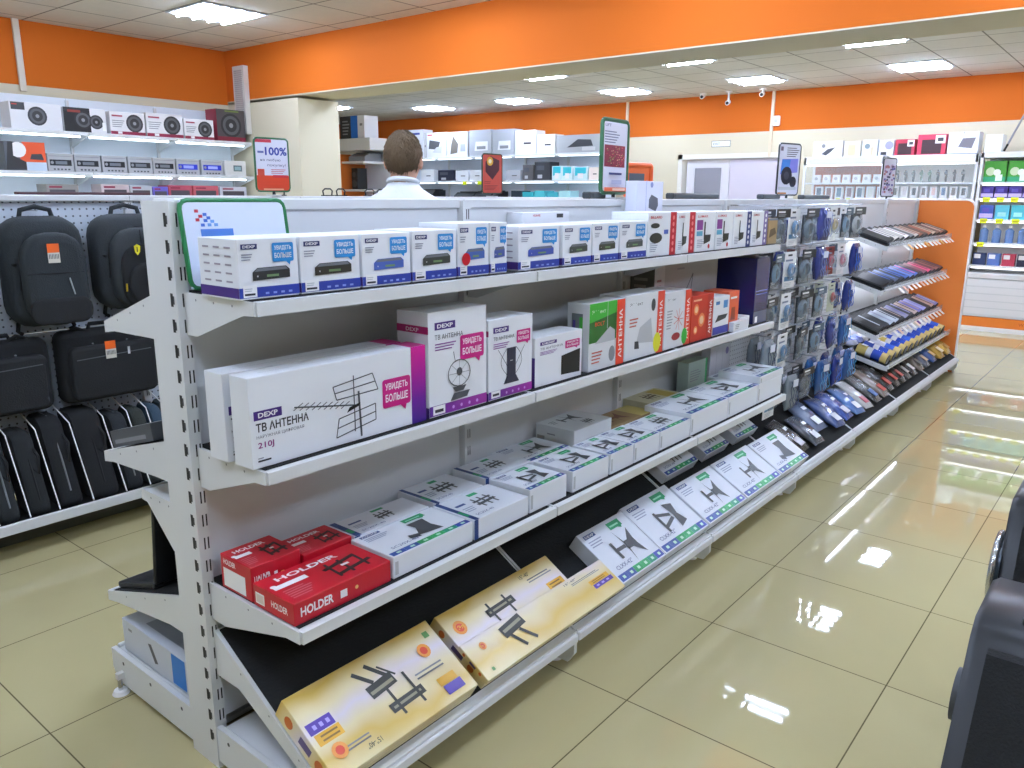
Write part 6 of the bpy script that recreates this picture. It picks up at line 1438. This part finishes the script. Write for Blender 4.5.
# ------------------------------------------------------------------ black party speakers at the right edge
def party(x, yl, H, W, D, label, lean, silver):
    t = thing('party_speaker', label, 'speaker', (x, yl, 0)); t.rotation_euler = (0, 0, 0)
    SH = M('#15171a', .35); GR_ = M('#060707', .8, noise=.5)
    # side profile in x-z, leaning back from the viewer
    def prof(k):
        pts = [(0, .03), (.02, 0), (D, 0), (D + .02, .04), (D + lean * .8, H * .8), (D + lean - .02, H - .05), (D + lean - .08, H), (lean + .05, H), (lean + .01, H - .03), (lean * .55, H * .5)]
        return pts
    mb = MB(); rings = []
    for y, k in ((0, .97), (-.015, 1), (-W + .015, 1), (-W, .97)):
        cx = D / 2 + lean / 2; cz = H / 2
        rings.append([(cx + (px - cx) * k, y, cz + (pz - cz) * k) for px, pz in prof(k)])
    mb.rings(rings, SH); mb.build('cabinet', t)
    mb = MB(); mb.prism([(.0, .06), (lean * .5, H * .5), (lean * .95, H * .93), (lean * .95 - .02, H * .92), (lean * .5 - .028, H * .5), (-.022, .08)], 'Y', -W + .04, -.04, GR_); mb.build('front_grille', t)
    mb = MB(); mb.tube([(lean + .06, -.1, H - .005), (lean + .06, -.1, H + .05), (lean + .06, -W + .1, H + .05), (lean + .06, -W + .1, H - .005)], .014, SH, 8); mb.build('carry_handle', t)
    mb = MB(); mb.cyl((lean * .3 + .12, 0.0, .12), (lean * .3 + .12, .03, .12), .05, BLACK, 18); mb.build('wheel', t)
    mb = MB(); mb.cyl((lean * .7 + .1, -.002, H * .7), (lean * .7 + .1, .012, H * .7), .06 if not silver else .09, DGREY if not silver else M('#2c3c48', .3), 20); mb.build('side_driver', t)
    if silver:
        mb = MB(); mb.tube([(lean * .7 + .1 + .095 * cos(2 * pi * i / 20), .014, H * .7 + .095 * sin(2 * pi * i / 20)) for i in range(20)], .01, CHROME, 6, closed=True); mb.build('chrome_ring', t)
    mb = MB(); mb.box(.1, 0.0, H * .3, .2, .004, H * .36, DGREY); mb.build('vent', t)
party(1.55, .215, .62, .46, .36, 'big black party speaker with a curved top at the right edge', .34, False)
party(2.3, .235, .72, .46, .34, 'black speaker with a chrome ring standing behind the big black one', .18, True)
# ------------------------------------------------------------------ man seen from behind
SKIN = M('#c99a80', .55); SHIRT = M('#e6eaf0', .7, noise=.15); TROU = M('#20242c', .8); HAIR = M('#6b563c', .7, noise=.8); SHOE = M('#151515', .4)
PX, PY = 2.575, 2.74
t = thing('person', 'man with short brown hair in a white shirt seen from behind the gondola', 'person', (PX, PY, 0), radians(-58))
def ring_e(z, rx, ry, cy=0.0, n=24, flat=1.0):
    return [(rx * cos(2 * pi * k / n), cy + ry * sin(2 * pi * k / n), z) for k in range(n)]
mb = MB()
mb.rings([ring_e(z, a, b, c) for z, a, b, c in ((.86, .13, .10, 0), (.93, .17, .115, 0), (1.0, .165, .11, 0), (1.1, .15, .1, 0), (1.2, .16, .108, -.003), (1.32, .185, .118, -.005), (1.41, .205, .115, -.01), (1.455, .212, .10, -.012),
    (1.49, .20, .088, -.012), (1.515, .165, .08, -.01), (1.54, .118, .072, -.006), (1.565, .08, .066, 0), (1.6, .06, .06, .004), (1.64, .056, .058, .01))], SHIRT)
mb.rings([ring_e(z, a, b, c) for z, a, b, c in ((1.585, .022, .02, .07), (1.595, .04, .045, .05), (1.615, .055, .07, .035), (1.645, .068, .085, .028), (1.685, .076, .094, .022), (1.725, .077, .095, .018), (1.76, .068, .085, .016), (1.785, .048, .06, .016), (1.798, .02, .028, .016))], SKIN)
# face relief and ears
mb.rings([[(w_ * cos(a), yy, zz + hh * sin(a)) for a in [2 * pi * q / 10 for q in range(10)]] for yy, zz, w_, hh in ((.09, 1.675, .016, .032), (.118, 1.668, .013, .022), (.134, 1.66, .012, .012), (.137, 1.658, .006, .006))], SKIN)
mb.rings([[(w_ * cos(a), yy, 1.627 + hh * sin(a)) for a in [2 * pi * q / 10 for q in range(10)]] for yy, w_, hh in ((.09, .026, .012), (.112, .022, .01), (.116, .01, .005))], SKIN)
for sx in (-1, 1):
    mb.rings([[(sx * (.073 + d), .012 + ry * cos(a), 1.672 + rz * sin(a)) for a in [2 * pi * k / 12 for k in range(12)]] for d, ry, rz in ((-.01, .014, .026), (.006, .019, .032), (.014, .018, .03), (.017, .01, .02))], SKIN)
    A = [(.185, -.012, 1.44, .062), (.215, -.005, 1.36, .056), (.235, .0, 1.24, .048), (.25, .02, 1.12, .042), (.25, .075, 1.0, .036), (.247, .12, .91, .029), (.245, .14, .865, .027)]
    mb.tube([(sx * a, b, c) for a, b, c, _ in A], [a[3] for a in A], SHIRT, 14)
    Lg = [(.085, 0, .93, .098), (.095, .005, .8, .09), (.1, .015, .62, .072), (.1, .02, .48, .062), (.103, 0, .32, .06), (.105, -.02, .12, .048), (.105, -.02, .03, .045)]
    mb.tube([(sx * a, b, c) for a, b, c, _ in Lg], [a[3] for a in Lg], SHIRT, 16)
    mb.tube([(sx * .107, -.06, .045), (sx * .108, .0, .05), (sx * .112, .09, .042), (sx * .115, .16, .032), (sx * .116, .19, .028)], [.038, .046, .046, .036, .022], SHIRT, 12)
    hx, hy, hz = sx * .245, .15, .815
    mb.rings([[(hx + w_ * cos(a), hy + yy + .015 * sin(a), z) for a in [2 * pi * q / 12 for q in range(12)]] for z, w_, yy in ((.875, .024, -.008), (.845, .03, -.004), (.815, .038, 0), (.785, .04, .004), (.762, .036, .006))], SKIN)
    for fi in range(4):
        fx = hx + (-.029 + .0195 * fi); ln = (.06, .072, .068, .052)[fi]
        mb.tube([(fx, hy + .004, .78), (fx, hy + .008, .765 - ln * .35), (fx, hy + .02, .765 - ln * .75), (fx, hy + .038, .765 - ln)], [.0098, .0092, .0085, .007], SKIN, 8)
    mb.tube([(hx - sx * .026, hy + .0, .83), (hx - sx * .046, hy + .012, .8), (hx - sx * .052, hy + .026, .772)], [.013, .011, .009], SKIN, 8)
raw = mb.build('body')
rm = raw.modifiers.new('r', 'REMESH'); rm.mode = 'VOXEL'; rm.voxel_size = .0075; rm.use_smooth_shade = True
sm_ = raw.modifiers.new('m', 'SMOOTH'); sm_.factor = .5; sm_.iterations = 3
bpy.context.view_layer.update(); dg = bpy.context.evaluated_depsgraph_get()
me = bpy.data.meshes.new_from_object(raw.evaluated_get(dg))
bpy.data.objects.remove(raw)
me.materials.clear()
for m in (SHIRT, SKIN, TROU, SHOE, M('#a85c54', .5), M('#2a2420', .3)): me.materials.append(m)
for p in me.polygons:
    c = p.center; p.use_smooth = True; k = 0
    if c.z > 1.588 - .015 * (c.y > .03): k = 1
    elif c.z < .075: k = 3
    elif abs(c.x) < .2 and c.z < .96: k = 2
    elif abs(c.x) >= .2 and c.z < .89: k = 1
    if k == 1 and c.z > 1.6 and c.y > .1 and abs(c.z - 1.627) < .007 and abs(c.x) < .022: k = 4
    if k == 1 and c.y > .085 and abs(c.z - 1.692) < .007 and abs(abs(c.x) - .031) < .012: k = 5
    p.material_index = k
o = bpy.data.objects.new('body', me); C.objects.link(o); o.parent = t
mb = MB(); rg = []; r = random.Random(4)
def hair_pt(ph, a, k=1.0):
    fr = max(0, sin(a)); sd = abs(cos(a))
    p2 = ph * (1 - .52 * fr - .12 * sd * (1 - fr))
    s = max(0, sin(p2))
    return Vector((.083 * s * cos(a) * k, .012 + .104 * s * sin(a) * k, 1.705 + .107 * cos(p2) * k))
N = 36
for i in range(15):
    ph = i / 14 * radians(142); rg.append([hair_pt(ph, 2 * pi * k / N, 1 + r.uniform(-.012, .015)) for k in range(N)])
mb.rings(rg, HAIR, caps=False)
for q in range(900):
    a = r.uniform(0, 2 * pi); ph = radians(r.uniform(4, 136)); p0 = hair_pt(ph, a, .985); p1 = hair_pt(ph + radians(r.uniform(10, 18)), a + r.uniform(-.25, .25), 1.0 + r.uniform(.02, .07))
    mb.cyl(p0, p1, .0045, HAIR, 4, r1=.0008, caps=False)
mb.build('hair', t)
mb = MB()
mb.tube([(.064 * cos(a), .004 + .066 * sin(a), 1.588 - .014 * sin(a)) for a in [2 * pi * k / 24 for k in range(24)]], .012, SHIRT, 8, closed=True); mb.build('shirt_collar', t)
